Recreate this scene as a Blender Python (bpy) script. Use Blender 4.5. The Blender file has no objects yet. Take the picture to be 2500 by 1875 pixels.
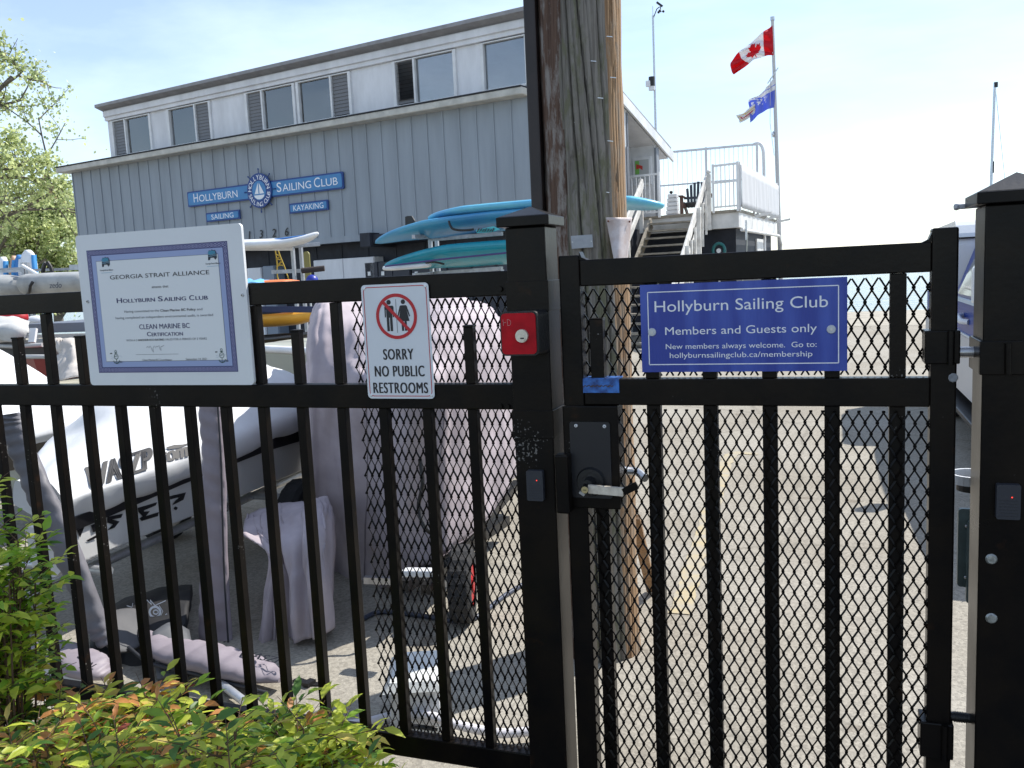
import bpy, bmesh, math, random
from mathutils import Vector, Matrix, noise
from mathutils.bvhtree import BVHTree
S = bpy.context.scene
C = S.collection
R = math.radians
# ------------------------------------------------------------------ camera
EYE = Vector((0, 0, 1.52))
F = 2126.12                                   # focal length in pixels of a 2500 px wide frame
yaw, pit, rol = -0.34948, -0.12374, -0.04696
fw = Vector((math.sin(yaw)*math.cos(pit), math.cos(yaw)*math.cos(pit), math.sin(pit)))
r0 = Vector((math.cos(yaw), -math.sin(yaw), 0)); u0 = r0.cross(fw)
rt = r0*math.cos(rol) + u0*math.sin(rol); up = -r0*math.sin(rol) + u0*math.cos(rol)
cam = bpy.data.cameras.new('camera'); co = bpy.data.objects.new('camera', cam); C.objects.link(co)
m = Matrix((rt, up, -fw)).transposed().to_4x4(); m.translation = EYE
co.matrix_world = m
cam.sensor_width = 36; cam.lens = 36*F/2500; cam.clip_start = 0.05; cam.clip_end = 9000
S.camera = co
# ------------------------------------------------------------------ light
SUN_EL, SUN_AZ = R(51), R(40.4)               # azimuth from +Y towards +X
W = bpy.data.worlds.new('World'); S.world = W; W.use_nodes = True
nt = W.node_tree; bg = nt.nodes['Background']
sky = nt.nodes.new('ShaderNodeTexSky'); sky.sky_type = 'NISHITA'; sky.sun_disc = False
sky.sun_elevation = SUN_EL; sky.sun_rotation = SUN_AZ
sky.air_density = 1.0; sky.dust_density = 0.35; sky.ozone_density = 1.6
tc = nt.nodes.new('ShaderNodeTexCoord'); mp = nt.nodes.new('ShaderNodeMapping')
mp.inputs['Scale'].default_value = (1.2, 2.6, 5.5); mp.inputs['Rotation'].default_value = (0.2, 0.5, 0.3)
nz = nt.nodes.new('ShaderNodeTexNoise'); nz.inputs['Scale'].default_value = 1.6; nz.inputs['Detail'].default_value = 7; nz.inputs['Roughness'].default_value = 0.55
rp = nt.nodes.new('ShaderNodeValToRGB'); rp.color_ramp.elements[0].position = 0.42; rp.color_ramp.elements[1].position = 0.80
rp.color_ramp.elements[1].color = (0.34, 0.34, 0.34, 1); rp.color_ramp.elements[0].color = (0.10, 0.10, 0.10, 1)
mx = nt.nodes.new('ShaderNodeMixRGB'); mx.inputs[2].default_value = (11.0, 12.0, 13.5, 1)
L = nt.links.new
L(tc.outputs['Generated'], mp.inputs['Vector']); L(mp.outputs['Vector'], nz.inputs['Vector']); L(nz.outputs['Fac'], rp.inputs['Fac'])
L(rp.outputs['Color'], mx.inputs[0]); L(sky.outputs['Color'], mx.inputs[1]); L(mx.outputs['Color'], bg.inputs['Color'])
bg.inputs['Strength'].default_value = 0.125
sl = bpy.data.lights.new('sun', 'SUN'); sl.energy = 4.2; sl.angle = R(0.53); sl.color = (1.0, 0.955, 0.88)
so = bpy.data.objects.new('sun', sl); C.objects.link(so)
sd = Vector((math.sin(SUN_AZ)*math.cos(SUN_EL), math.cos(SUN_AZ)*math.cos(SUN_EL), math.sin(SUN_EL)))
so.rotation_euler = sd.to_track_quat('Z', 'Y').to_euler(); so.location = sd*50
S.view_settings.view_transform = 'Standard'; S.view_settings.look = 'None'
S.view_settings.exposure = 0.60; S.view_settings.gamma = 1
# ------------------------------------------------------------------ measuring
def ray(px, py):
    return fw*F + rt*(px-1250) - up*(py-937.5)
def at(px, py, Y):                            # a point seen at a pixel of the photo, Y metres ahead
    d = ray(px, py); return EYE + d*(Y/d.y)
def gnd(px, py, z=0.0):
    d = ray(px, py); return EYE + d*((z-EYE.z)/d.z)
def onp(px, py, P, n):
    d = ray(px, py); return EYE + d*(((P-EYE).dot(n))/d.dot(n))
# ------------------------------------------------------------------ materials
def lin(r, g, b):
    f = lambda v: (v/255/12.92 if v/255 <= .04045 else ((v/255+.055)/1.055)**2.4)
    return (f(r), f(g), f(b), 1)
MATS = {}
def mat(name, col, rough=.6, metal=0, var=.0, vscale=6, bump=0, bscale=40, spec=.5, coat=0, col2=None, stretch=None, detail=5, tr=0):
    if name in MATS: return MATS[name]
    M = bpy.data.materials.new(name); M.use_nodes = True; t = M.node_tree; p = t.nodes['Principled BSDF']
    if len(col) == 3: col = (*col, 1)
    p.inputs['Base Color'].default_value = col; p.inputs['Roughness'].default_value = rough; p.inputs['Metallic'].default_value = metal
    p.inputs['Specular IOR Level'].default_value = spec; p.inputs['Coat Weight'].default_value = coat
    if var or bump:
        tcn = t.nodes.new('ShaderNodeTexCoord'); src = tcn.outputs['Object']
        if stretch:
            mpn = t.nodes.new('ShaderNodeMapping'); mpn.inputs['Scale'].default_value = stretch; t.links.new(src, mpn.inputs['Vector']); src = mpn.outputs['Vector']
    if var:
        n = t.nodes.new('ShaderNodeTexNoise'); n.inputs['Scale'].default_value = vscale; n.inputs['Detail'].default_value = detail; n.inputs['Roughness'].default_value = .6
        t.links.new(src, n.inputs['Vector'])
        rr = t.nodes.new('ShaderNodeValToRGB'); rr.color_ramp.elements[0].position = .36; rr.color_ramp.elements[1].position = .66
        a = col2 if col2 else tuple(max(0, c*(1-var)) for c in col[:3])+(1,)
        if len(a) == 3: a = (*a, 1)
        rr.color_ramp.elements[0].color = a; rr.color_ramp.elements[1].color = col if col2 else tuple(min(1, c*(1+var*.5)) for c in col[:3])+(1,)
        t.links.new(n.outputs['Fac'], rr.inputs['Fac']); t.links.new(rr.outputs['Color'], p.inputs['Base Color'])
    if bump:
        n2 = t.nodes.new('ShaderNodeTexNoise'); n2.inputs['Scale'].default_value = bscale; n2.inputs['Detail'].default_value = 6
        b = t.nodes.new('ShaderNodeBump'); b.inputs['Strength'].default_value = bump; b.inputs['Distance'].default_value = .01
        t.links.new(src, n2.inputs['Vector']); t.links.new(n2.outputs['Fac'], b.inputs['Height']); t.links.new(b.outputs['Normal'], p.inputs['Normal'])
    if tr:
        tn = t.nodes.new('ShaderNodeBsdfTranslucent'); tn.inputs['Color'].default_value = tuple(min(1, c*1.6) for c in col[:3])+(1,)
        ms = t.nodes.new('ShaderNodeMixShader'); ms.inputs[0].default_value = tr
        out = t.nodes['Material Output']
        t.links.new(p.outputs[0], ms.inputs[1]); t.links.new(tn.outputs[0], ms.inputs[2]); t.links.new(ms.outputs[0], out.inputs['Surface'])
    MATS[name] = M
    return M
# ------------------------------------------------------------------ mesh helpers
class MB:
    def __init__(s): s.v = []; s.f = []; s.m = []; s.sm = []
    def add(s, vs, fs, mi=0, smooth=False):
        o = len(s.v); s.v += [Vector(v) for v in vs]
        for f in fs: s.f.append([i+o for i in f]); s.m.append(mi); s.sm.append(smooth)
        return s
    def box(s, x0, x1, y0, y1, z0, z1, mi=0):
        v = [(x, y, z) for z in (z0, z1) for y in (y0, y1) for x in (x0, x1)]
        return s.add(v, [(0,2,3,1), (4,5,7,6), (0,1,5,4), (2,6,7,3), (0,4,6,2), (1,3,7,5)], mi)
    def obox(s, c, ax, ay, az, mi=0):         # centre and three half axes
        c = Vector(c); ax, ay, az = Vector(ax), Vector(ay), Vector(az)
        v = [c+ax*i+ay*j+az*k for k in (-1, 1) for j in (-1, 1) for i in (-1, 1)]
        return s.add(v, [(0,2,3,1), (4,5,7,6), (0,1,5,4), (2,6,7,3), (0,4,6,2), (1,3,7,5)], mi)
    def bar(s, a, b, w, h, mi=0, upv=(0,0,1)):  # square bar between two points
        a, b = Vector(a), Vector(b); d = (b-a); n = d.normalized(); uv = Vector(upv)
        if abs(n.dot(uv)) > .97: uv = Vector((0, 1, 0))
        x = n.cross(uv).normalized(); y = x.cross(n)
        return s.obox((a+b)/2, x*w/2, d/2, y*h/2, mi)
    def tube(s, pts, r, n=10, mi=0, caps=True):
        pts = [Vector(p) for p in pts]; rs = r if isinstance(r, (list, tuple)) else [r]*len(pts)
        rings = []; px = None
        for i, p in enumerate(pts):
            d = (pts[min(i+1, len(pts)-1)]-pts[max(i-1, 0)]).normalized()
            if px is None:
                a = Vector((0, 0, 1)) if abs(d.z) < .9 else Vector((1, 0, 0)); px = d.cross(a).normalized()
            px = (px - d*px.dot(d)).normalized(); py = d.cross(px)
            rings.append([p+(px*math.cos(2*math.pi*k/n)+py*math.sin(2*math.pi*k/n))*rs[i] for k in range(n)])
        return s.loft(rings, True, caps, mi)
    def loft(s, rings, closed=True, caps=True, mi=0, smooth=True):
        n = len(rings[0]); vs = [p for q in rings for p in q]; fs = []
        for i in range(len(rings)-1):
            for k in range(n if closed else n-1):
                fs.append((i*n+k, i*n+(k+1) % n, (i+1)*n+(k+1) % n, (i+1)*n+k))
        s.add(vs, fs, mi, smooth)
        if caps and closed:
            s.add(rings[0], [tuple(range(n))[::-1]], mi); s.add(rings[-1], [tuple(range(n))], mi)
        return s
    def disc(s, c, nrm, r, h, n=20, mi=0, r2=None):     # short cylinder
        c = Vector(c); nn = Vector(nrm).normalized(); a = nn.orthogonal().normalized(); b = nn.cross(a); r2 = r if r2 is None else r2
        ring = lambda rr, o: [c+nn*o+(a*math.cos(2*math.pi*k/n)+b*math.sin(2*math.pi*k/n))*rr for k in range(n)]
        return s.loft([ring(r, 0), ring(r2, h)], True, True, mi, False)
    def prism(s, outline, vec, mi=0, mi_side=None):     # 3D polygon pushed along vec
        a = [Vector(p) for p in outline]; b = [p+Vector(vec) for p in a]; n = len(a)
        s.add(a, [tuple(range(n))[::-1]], mi); s.add(b, [tuple(range(n))], mi)
        return s.add(a+b, [(k, (k+1) % n, n+(k+1) % n, n+k) for k in range(n)], mi if mi_side is None else mi_side)
    def sphere(s, c, r, n=12, mi=0, sc=(1,1,1)):
        c = Vector(c); rings = []
        for i in range(n//2+1):
            t = math.pi*i/(n//2); rr = max(1e-4, math.sin(t))
            rings.append([c+Vector((r*sc[0]*rr*math.cos(2*math.pi*k/n), r*sc[1]*rr*math.sin(2*math.pi*k/n), -r*sc[2]*math.cos(t))) for k in range(n)])
        return s.loft(rings, True, False, mi)
    def build(s, name, ms, parent=None, bevel=0, solid=0, weld=False, recalc=True):
        me = bpy.data.meshes.new(name); me.from_pydata([tuple(v) for v in s.v], [], s.f)
        for M in (ms if isinstance(ms, (list, tuple)) else [ms]): me.materials.append(M)
        for p, mi, sm in zip(me.polygons, s.m, s.sm): p.material_index = mi; p.use_smooth = sm
        if weld or recalc:
            bm = bmesh.new(); bm.from_mesh(me)
            if weld: bmesh.ops.remove_doubles(bm, verts=bm.verts, dist=1e-5)
            if recalc: bmesh.ops.recalc_face_normals(bm, faces=bm.faces)
            bm.to_mesh(me); bm.free()
        o = bpy.data.objects.new(name, me); C.objects.link(o)
        if parent is not None:
            o.parent = parent; o.matrix_parent_inverse = ROOTINV.get(parent, Matrix())
        if solid:
            q = o.modifiers.new('solid', 'SOLIDIFY'); q.thickness = solid; q.offset = 0
        if bevel:
            q = o.modifiers.new('bevel', 'BEVEL'); q.width = bevel; q.segments = 2; q.limit_method = 'ANGLE'; q.angle_limit = R(40)
        return o
ROOTINV = {}
def tag(o, label=None, cat=None, group=None, kind=None):
    if label: o['label'] = label
    if cat: o['category'] = cat
    if group: o['group'] = group
    if kind: o['kind'] = kind
    return o
def thing(name, loc, label, cat, group=None):
    o = bpy.data.objects.new(name, None); C.objects.link(o); o.location = Vector(loc); o.empty_display_size = .1
    ROOTINV[o] = Matrix.Translation(-Vector(loc))
    return tag(o, label, cat, group)
def cr(p0, p1, p2, p3, t):
    return .5*((2*p1)+(p2-p0)*t+(2*p0-5*p1+4*p2-p3)*t*t+(3*p1-p0-3*p2+p3)*t*t*t)
def crv(P, n):                                # Catmull-Rom through the points, n steps per span
    P = [Vector(p) if not isinstance(p, (int, float)) else p for p in P]; out = []
    for i in range(len(P)-1):
        a = P[i-1] if i else P[0]*2-P[1]; d = P[i+2] if i+2 < len(P) else P[-1]*2-P[-2]
        for k in range(n): out.append(cr(a, P[i], P[i+1], d, k/n))
    out.append(P[-1]); return out
def grid(G, nu, nv):
    rows = [crv(r, nu) for r in G]; cols = [crv([r[i] for r in rows], nv) for i in range(len(rows[0]))]
    return [[cols[i][j] for i in range(len(cols))] for j in range(len(cols[0]))]
def wrinkle(rows, amp, sc, seed=0, aniso=(1,1,1)):
    out = []
    for j, r in enumerate(rows):
        q = []
        for i, p in enumerate(r):
            a = rows[max(j-1,0)][i]-rows[min(j+1,len(rows)-1)][i]; b = r[max(i-1,0)]-r[min(i+1,len(r)-1)]
            n = a.cross(b)
            if n.length < 1e-9: q.append(p); continue
            n.normalize(); k = Vector((p.x*sc*aniso[0]+seed, p.y*sc*aniso[1], p.z*sc*aniso[2]))
            v = abs(noise.noise(k))*-1.2+noise.noise(k*2.3)*.45+.3
            q.append(p+n*amp*v)
        out.append(q)
    return out
def sheet(mb, rows, mi=0):
    n = len(rows[0]); return mb.loft(rows, False, False, mi, True)
def letters(mb, txt, org, ex, ey, w=None, h=None, align='C', bold=0, mi=0, shear=0, lift=.0008, spacing=1):
    """lettering laid on a plane: ex, ey unit vectors, h = height of a capital, w = total width"""
    cu = bpy.data.curves.new('t', 'FONT'); cu.body = txt; cu.size = 1; cu.offset = 0; cu.shear = shear; cu.space_character = spacing; cu.resolution_u = 4
    ob = bpy.data.objects.new('t', cu); C.objects.link(ob); dg = bpy.context.evaluated_depsgraph_get()
    me = bpy.data.meshes.new_from_object(ob.evaluated_get(dg)); bpy.data.objects.remove(ob); bpy.data.curves.remove(cu)
    vs = [v.co.copy() for v in me.vertices]; fs = [tuple(p.vertices) for p in me.polygons]; bpy.data.meshes.remove(me)
    if not vs: return
    x0, x1 = min(v.x for v in vs), max(v.x for v in vs)
    sy = h/0.729 if h else w/(x1-x0); sx = w/(x1-x0) if w else sy
    ox = {'C': (x0+x1)/2, 'L': x0, 'R': x1}[align]; ez = ex.cross(ey)
    for k, o_ in enumerate((0,) if not bold else (-bold, 0, bold)):
        mb.add([org+ex*((v.x-ox+o_)*sx)+ey*(v.y*sy)+ez*(lift+k*3e-5) for v in vs], fs, mi)
def quad_letters(mb, txt, quad, proj, bold=0, mi=0):
    """lettering wrapped on a surface: quad = four pixels of the photo (BL, BR, TR, TL), proj(px, py) -> point on the surface"""
    t = MB(); letters(t, txt, Vector(), Vector((1,0,0)), Vector((0,1,0)), h=1, bold=bold, lift=0)
    x0, x1 = min(v.x for v in t.v), max(v.x for v in t.v); y0, y1 = min(v.y for v in t.v), max(v.y for v in t.v)
    B = [Vector(q) for q in quad]; vs = []
    for v in t.v:
        a, b = (v.x-x0)/(x1-x0), (v.y-y0)/(y1-y0); p = (B[0]*(1-a)+B[1]*a)*(1-b)+(B[3]*(1-a)+B[2]*a)*b; vs.append(proj(p.x, p.y))
    mb.add(vs, t.f, mi)
def onto(bvh, lift):
    def f(px, py):
        d = ray(px, py).normalized(); h = bvh.ray_cast(EYE, d)
        return h[0]-d*lift if h[0] is not None else EYE+d*4
    return f
def arc_letters(mb, txt, cen, ex, ey, rad, h, a0, a1, inward=False, mi=0, bold=.01, lift=.0008):
    n = len(txt)
    for i, ch in enumerate(txt):
        if ch == ' ': continue
        a = a0+(a1-a0)*i/(n-1); rv = ex*math.cos(a)+ey*math.sin(a); tv = ex*-math.sin(a)+ey*math.cos(a)
        if inward: letters(mb, ch, cen+rv*(rad+h/2), tv, -rv, h=h, bold=bold, mi=mi, lift=lift)
        else: letters(mb, ch, cen+rv*(rad-h/2), -tv, rv, h=h, bold=bold, mi=mi, lift=lift)
def flat(mb, pts, org, ex, ey, lift=.0008, mi=0):
    ez = ex.cross(ey); mb.add([org+ex*p[0]+ey*p[1]+ez*lift for p in pts], [tuple(range(len(pts)))], mi)
def strip(mb, pts, w, org, ex, ey, lift=.0008, mi=0):   # a flat drawn line
    P = [Vector((p[0], p[1])) for p in pts]; n = len(P); closed = n > 2 and (P[0]-P[-1]).length < 1e-9
    a, b = [], []
    for i in range(n):
        q = P[(i+1) % (n-1)] if closed and i == n-1 else P[min(i+1, n-1)]; o = P[-2] if closed and i == 0 else P[max(i-1, 0)]
        d = (q-o); d = d.normalized() if d.length else Vector((1, 0)); nn = Vector((-d.y, d.x))*w/2
        a.append(P[i]+nn); b.append(P[i]-nn)
    ez = ex.cross(ey); f = lambda p: org+ex*p.x+ey*p.y+ez*lift
    mb.add([f(p) for p in a]+[f(p) for p in b], [(i, i+1, n+i+1, n+i) for i in range(n-1)], mi)
def ringpts(r, n=32, a0=0, a1=2*math.pi, cx=0, cy=0, ry=None):
    return [(cx+r*math.cos(a0+(a1-a0)*i/n), cy+(ry or r)*math.sin(a0+(a1-a0)*i/n)) for i in range(n+1)]
def rrect(x0, x1, y0, y1, r, n=5):
    P = []
    for cx, cy, a in ((x1-r, y1-r, 0), (x0+r, y1-r, 90), (x0+r, y0+r, 180), (x1-r, y0+r, 270)):
        for k in range(n+1): t = R(a+90*k/n); P.append((cx+r*math.cos(t), cy+r*math.sin(t)))
    return P
EX, EZ, EYv = Vector((1,0,0)), Vector((0,0,1)), Vector((0,1,0))
rnd = random.Random(7)
# ------------------------------------------------------------------ common materials
def black_paint():
    M = mat('black_paint', (.0030,.0028,.0032), .27, 0, .6, 9, .035, 90, col2=(.0085,.0062,.0045), spec=.16)
    t = M.node_tree; p = t.nodes['Principled BSDF']; N = t.nodes.new; K = t.links.new    # chips, dust and a little rust
    src = p.inputs['Base Color'].links[0].from_socket; tcn = N('ShaderNodeTexCoord')
    n1 = N('ShaderNodeTexNoise'); n1.inputs['Scale'].default_value = 150; n1.inputs['Detail'].default_value = 2; K(tcn.outputs['Object'], n1.inputs['Vector'])
    n2 = N('ShaderNodeTexNoise'); n2.inputs['Scale'].default_value = 5; n2.inputs['Detail'].default_value = 4; K(tcn.outputs['Object'], n2.inputs['Vector'])
    mu = N('ShaderNodeMath'); mu.operation = 'MULTIPLY'; K(n1.outputs['Fac'], mu.inputs[0]); K(n2.outputs['Fac'], mu.inputs[1])
    r1 = N('ShaderNodeValToRGB'); r1.color_ramp.elements[0].position = .455; r1.color_ramp.elements[1].position = .50; K(mu.outputs[0], r1.inputs['Fac'])
    m1 = N('ShaderNodeMixRGB'); m1.inputs[2].default_value = (.16,.15,.14,1); K(r1.outputs['Color'], m1.inputs[0]); K(src, m1.inputs[1])
    n3 = N('ShaderNodeTexNoise'); n3.inputs['Scale'].default_value = 16; n3.inputs['Detail'].default_value = 8; K(tcn.outputs['Object'], n3.inputs['Vector'])
    r3 = N('ShaderNodeValToRGB'); r3.color_ramp.elements[0].position = .66; r3.color_ramp.elements[1].position = .76; r3.color_ramp.elements[1].color = (.7,.7,.7,1); K(n3.outputs['Fac'], r3.inputs['Fac'])
    m3 = N('ShaderNodeMixRGB'); m3.inputs[2].default_value = (.028,.013,.006,1); K(r3.outputs['Color'], m3.inputs[0]); K(m1.outputs['Color'], m3.inputs[1]); K(m3.outputs['Color'], p.inputs['Base Color'])
    r4 = N('ShaderNodeMapRange'); r4.inputs[3].default_value = .22; r4.inputs[4].default_value = .42; K(n2.outputs['Fac'], r4.inputs[0]); K(r4.outputs[0], p.inputs['Roughness'])
    return M
M_black = black_paint()
M_black2 = mat('black_plastic', (.006,.006,.007), .45, bump=.15, bscale=200)
M_white = mat('white_paint', (.72,.73,.74), .5, var=.12, vscale=3, bump=.05)
M_steel = mat('bare_steel', (.55,.56,.58), .35, .9, .2, 30)
M_alu = mat('aluminium', (.62,.64,.67), .42, .7, .15, 20)
M_ink = mat('black_ink', (.012,.012,.016), .5)
M_navyink = mat('navy_ink', lin(44,42,110), .5)
M_whiteink = mat('white_ink', (.78,.79,.82), .5)
M_red = mat('red_paint', lin(176,28,34), .45, var=.12, vscale=14)
M_tyre = mat('tyre_rubber', (.022,.022,.023), .85, bump=.6, bscale=70)
# ------------------------------------------------------------------ ground, beach, water
def asphalt():
    M = bpy.data.materials.new('asphalt'); M.use_nodes = True; t = M.node_tree; p = t.nodes['Principled BSDF']; N = t.nodes.new; K = t.links.new
    tcn = N('ShaderNodeTexCoord')
    big = N('ShaderNodeTexNoise'); big.inputs['Scale'].default_value = .9; big.inputs['Detail'].default_value = 6
    r1 = N('ShaderNodeValToRGB'); r1.color_ramp.elements[0].color = (.27,.245,.205,1); r1.color_ramp.elements[1].color = (.34,.32,.28,1); r1.color_ramp.elements[0].position = .35; r1.color_ramp.elements[1].position = .68
    vo = N('ShaderNodeTexVoronoi'); vo.inputs['Scale'].default_value = 95
    r2 = N('ShaderNodeValToRGB'); r2.color_ramp.elements[0].color = (.66,.65,.63,1); r2.color_ramp.elements[1].color = (1.28,1.27,1.22,1); r2.color_ramp.elements[0].position = .08; r2.color_ramp.elements[1].position = .9
    mu = N('ShaderNodeMixRGB'); mu.blend_type = 'MULTIPLY'; mu.inputs[0].default_value = .75
    fi = N('ShaderNodeTexNoise'); fi.inputs['Scale'].default_value = 150; fi.inputs['Detail'].default_value = 4
    b = N('ShaderNodeBump'); b.inputs['Strength'].default_value = .55; b.inputs['Distance'].default_value = .006
    for n_ in (big, vo, fi): K(tcn.outputs['Object'], n_.inputs['Vector'])
    K(big.outputs['Fac'], r1.inputs['Fac']); K(vo.outputs['Color'], r2.inputs['Fac'])
    K(r1.outputs['Color'], mu.inputs[1]); K(r2.outputs['Color'], mu.inputs[2])
    # old repairs and dark oil spots with a shape of their own
    sp = N('ShaderNodeTexNoise'); sp.inputs['Scale'].default_value = 2.7; sp.inputs['Detail'].default_value = 3; K(tcn.outputs['Object'], sp.inputs['Vector'])
    r3 = N('ShaderNodeValToRGB'); r3.color_ramp.elements[0].position = .66; r3.color_ramp.elements[1].position = .72; r3.color_ramp.elements[0].color = (1,1,1,1); r3.color_ramp.elements[1].color = (.72,.69,.66,1); K(sp.outputs['Fac'], r3.inputs['Fac'])
    m2 = N('ShaderNodeMixRGB'); m2.blend_type = 'MULTIPLY'; m2.inputs[0].default_value = 1; K(mu.outputs['Color'], m2.inputs[1]); K(r3.outputs['Color'], m2.inputs[2])
    wz = N('ShaderNodeTexNoise'); wz.inputs['Scale'].default_value = 1.6; wz.inputs['Detail'].default_value = 5; K(tcn.outputs['Object'], wz.inputs['Vector'])
    wm = N('ShaderNodeMixRGB'); wm.inputs[0].default_value = .16; K(tcn.outputs['Object'], wm.inputs[1]); K(wz.outputs['Color'], wm.inputs[2])
    ck = N('ShaderNodeTexVoronoi'); ck.feature = 'DISTANCE_TO_EDGE'; ck.inputs['Scale'].default_value = .42; K(wm.outputs['Color'], ck.inputs['Vector'])
    r4 = N('ShaderNodeValToRGB'); r4.color_ramp.elements[0].position = .0; r4.color_ramp.elements[1].position = .0075; r4.color_ramp.elements[0].color = (.45,.44,.42,1); K(ck.outputs['Distance'], r4.inputs['Fac'])
    m3 = N('ShaderNodeMixRGB'); m3.blend_type = 'MULTIPLY'; m3.inputs[0].default_value = .45; K(m2.outputs['Color'], m3.inputs[1]); K(r4.outputs['Color'], m3.inputs[2]); m2 = m3
    K(m2.outputs['Color'], p.inputs['Base Color']); K(fi.outputs['Fac'], b.inputs['Height']); K(b.outputs['Normal'], p.inputs['Normal'])
    p.inputs['Roughness'].default_value = .9; p.inputs['Specular IOR Level'].default_value = .3
    return M
mb = MB()
ys = [-30, -6, 0, 6, 12, 20, 27.5, 32, 45, 90, 3000]; zs = [0, 0, 0, 0, 0, 0, 0, -.55, -1.6, -3, -3]
xs = [-3000, -120, -40, -15, -6, 0, 6, 15, 40, 120, 3000]
mb.add([(x, y, z) for y, z in zip(ys, zs) for x in xs], [(j*11+i, j*11+i+1, j*11+i+12, j*11+i+11) for j in range(10) for i in range(10)])
tag(mb.build('asphalt_ground', asphalt()), kind='structure')
mb = MB(); mb.add([(-60,-25,.004), (60,-25,.004), (60,1.88,.004), (-60,1.88,.004)], [(0,1,2,3)])
tag(mb.build('added_dark_ground', mat('added_ground_dark', (.045,.044,.042), .9, var=.3, vscale=5, bump=.4, bscale=120)), kind='structure')  # unseen dark ground, added so the black fence paint reflects less light
sand = mat('beach_sand', (.38,.35,.29), .95, var=.25, vscale=3, bump=.5, bscale=14)
mb = MB(); yy = [21.5, 24, 27.5, 32, 45]; zz = [.004, .004, .004, -.546, -1.59]; xx = [-120, -40, -15, -6, 0, 6, 15, 40, 120]
wob = lambda x: .7*math.sin(x*.6)+.4*math.sin(x*1.7)
mb.add([(x, y+(wob(x) if i == 0 else 0), z) for i, (y, z) in enumerate(zip(yy, zz)) for x in xx], [(j*9+i, j*9+i+1, j*9+i+10, j*9+i+9) for j in range(4) for i in range(8)])
tag(mb.build('beach', sand), kind='structure')
def water_mat():
    M = bpy.data.materials.new('sea_water'); M.use_nodes = True; t = M.node_tree; p = t.nodes['Principled BSDF']; N = t.nodes.new; K = t.links.new
    p.inputs['Base Color'].default_value = (.10,.19,.25,1); p.inputs['Roughness'].default_value = .12; p.inputs['IOR'].default_value = 1.33
    tcn = N('ShaderNodeTexCoord'); mpn = N('ShaderNodeMapping'); mpn.inputs['Scale'].default_value = (.5,1.3,1); K(tcn.outputs['Object'], mpn.inputs['Vector'])
    n1 = N('ShaderNodeTexNoise'); n1.inputs['Scale'].default_value = 1.6; n1.inputs['Detail'].default_value = 5; K(mpn.outputs['Vector'], n1.inputs['Vector'])
    b = N('ShaderNodeBump'); b.inputs['Strength'].default_value = .6; b.inputs['Distance'].default_value = .35; K(n1.outputs['Fac'], b.inputs['Height']); K(b.outputs['Normal'], p.inputs['Normal'])
    return M
mb = MB(); mb.add([(-4000,28.5,-.25), (4000,28.5,-.25), (4000,6000,-.25), (-4000,6000,-.25)], [(0,1,2,3)])
tag(mb.build('water', water_mat()), kind='structure')
# worn yellow marking
M_yel = mat('worn_yellow_marking', (.43,.355,.205), .9, var=.9, vscale=9, col2=(.345,.318,.262), bump=.4, bscale=120)
def mark(px, w, seed):
    P = [gnd(*p) for p in px]; n = 14; vs = []
    pts = crv(P, n)
    rr = random.Random(seed)
    for i, p in enumerate(pts):
        d = (pts[min(i+1, len(pts)-1)]-pts[max(i-1, 0)]).normalized(); s_ = Vector((d.y, -d.x, 0))
        a, b = w/2*(.75+.4*rr.random()), w/2*(.75+.4*rr.random())
        vs += [p+s_*a, p-s_*b]
    for v in vs: v.z = .004
    return MB().add(vs, [(2*i, 2*i+1, 2*i+3, 2*i+2) for i in range(len(pts)-1)])
q = mark([(1660,1500), (1712,1320), (1758,1180), (1785,1112), (1850,1108)], .10, 1)
tag(q.build('painted_line', M_yel), kind='structure')
# ------------------------------------------------------------------ the clubhouse
by = -0.193155
be = Vector((math.cos(by), math.sin(by), 0)); bn = Vector((math.sin(by), -math.cos(by), 0))   # along the front, towards the street
BO = at(1294, 300, 16.5); BO.z = 0
def bp(u, z, w=0): return BO+be*u-bn*w+Vector((0,0,z))
def slope(u, w, z): return bp(u, z-.322*max(0, w), w)
def bbox(mb, u0, u1, w0, w1, z0, z1, mi=0):
    v = [bp(u, z, w) for z in (z0, z1) for w in (w0, w1) for u in (u0, u1)]
    return mb.add(v, [(0,2,3,1), (4,5,7,6), (0,1,5,4), (2,6,7,3), (0,4,6,2), (1,3,7,5)], mi)
M_side = mat('grey_board_siding', (.285,.322,.365), .75, var=.11, vscale=3.2, bump=.15, bscale=18, stretch=(1,1,.12), detail=9)
M_trim = mat('cream_trim', (.50,.49,.45), .6, var=.2, vscale=4)
M_panel = mat('white_panel', (.70,.71,.74), .6, var=.14, vscale=2.4, stretch=(1,1,.3), detail=8)
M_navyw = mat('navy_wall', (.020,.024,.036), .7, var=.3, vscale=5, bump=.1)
M_roof = mat('grey_roof_edge', (.27,.265,.275), .6, var=.2, vscale=4)
M_glass = mat('window_glass', (.115,.125,.145), .10, spec=.8)
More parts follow.
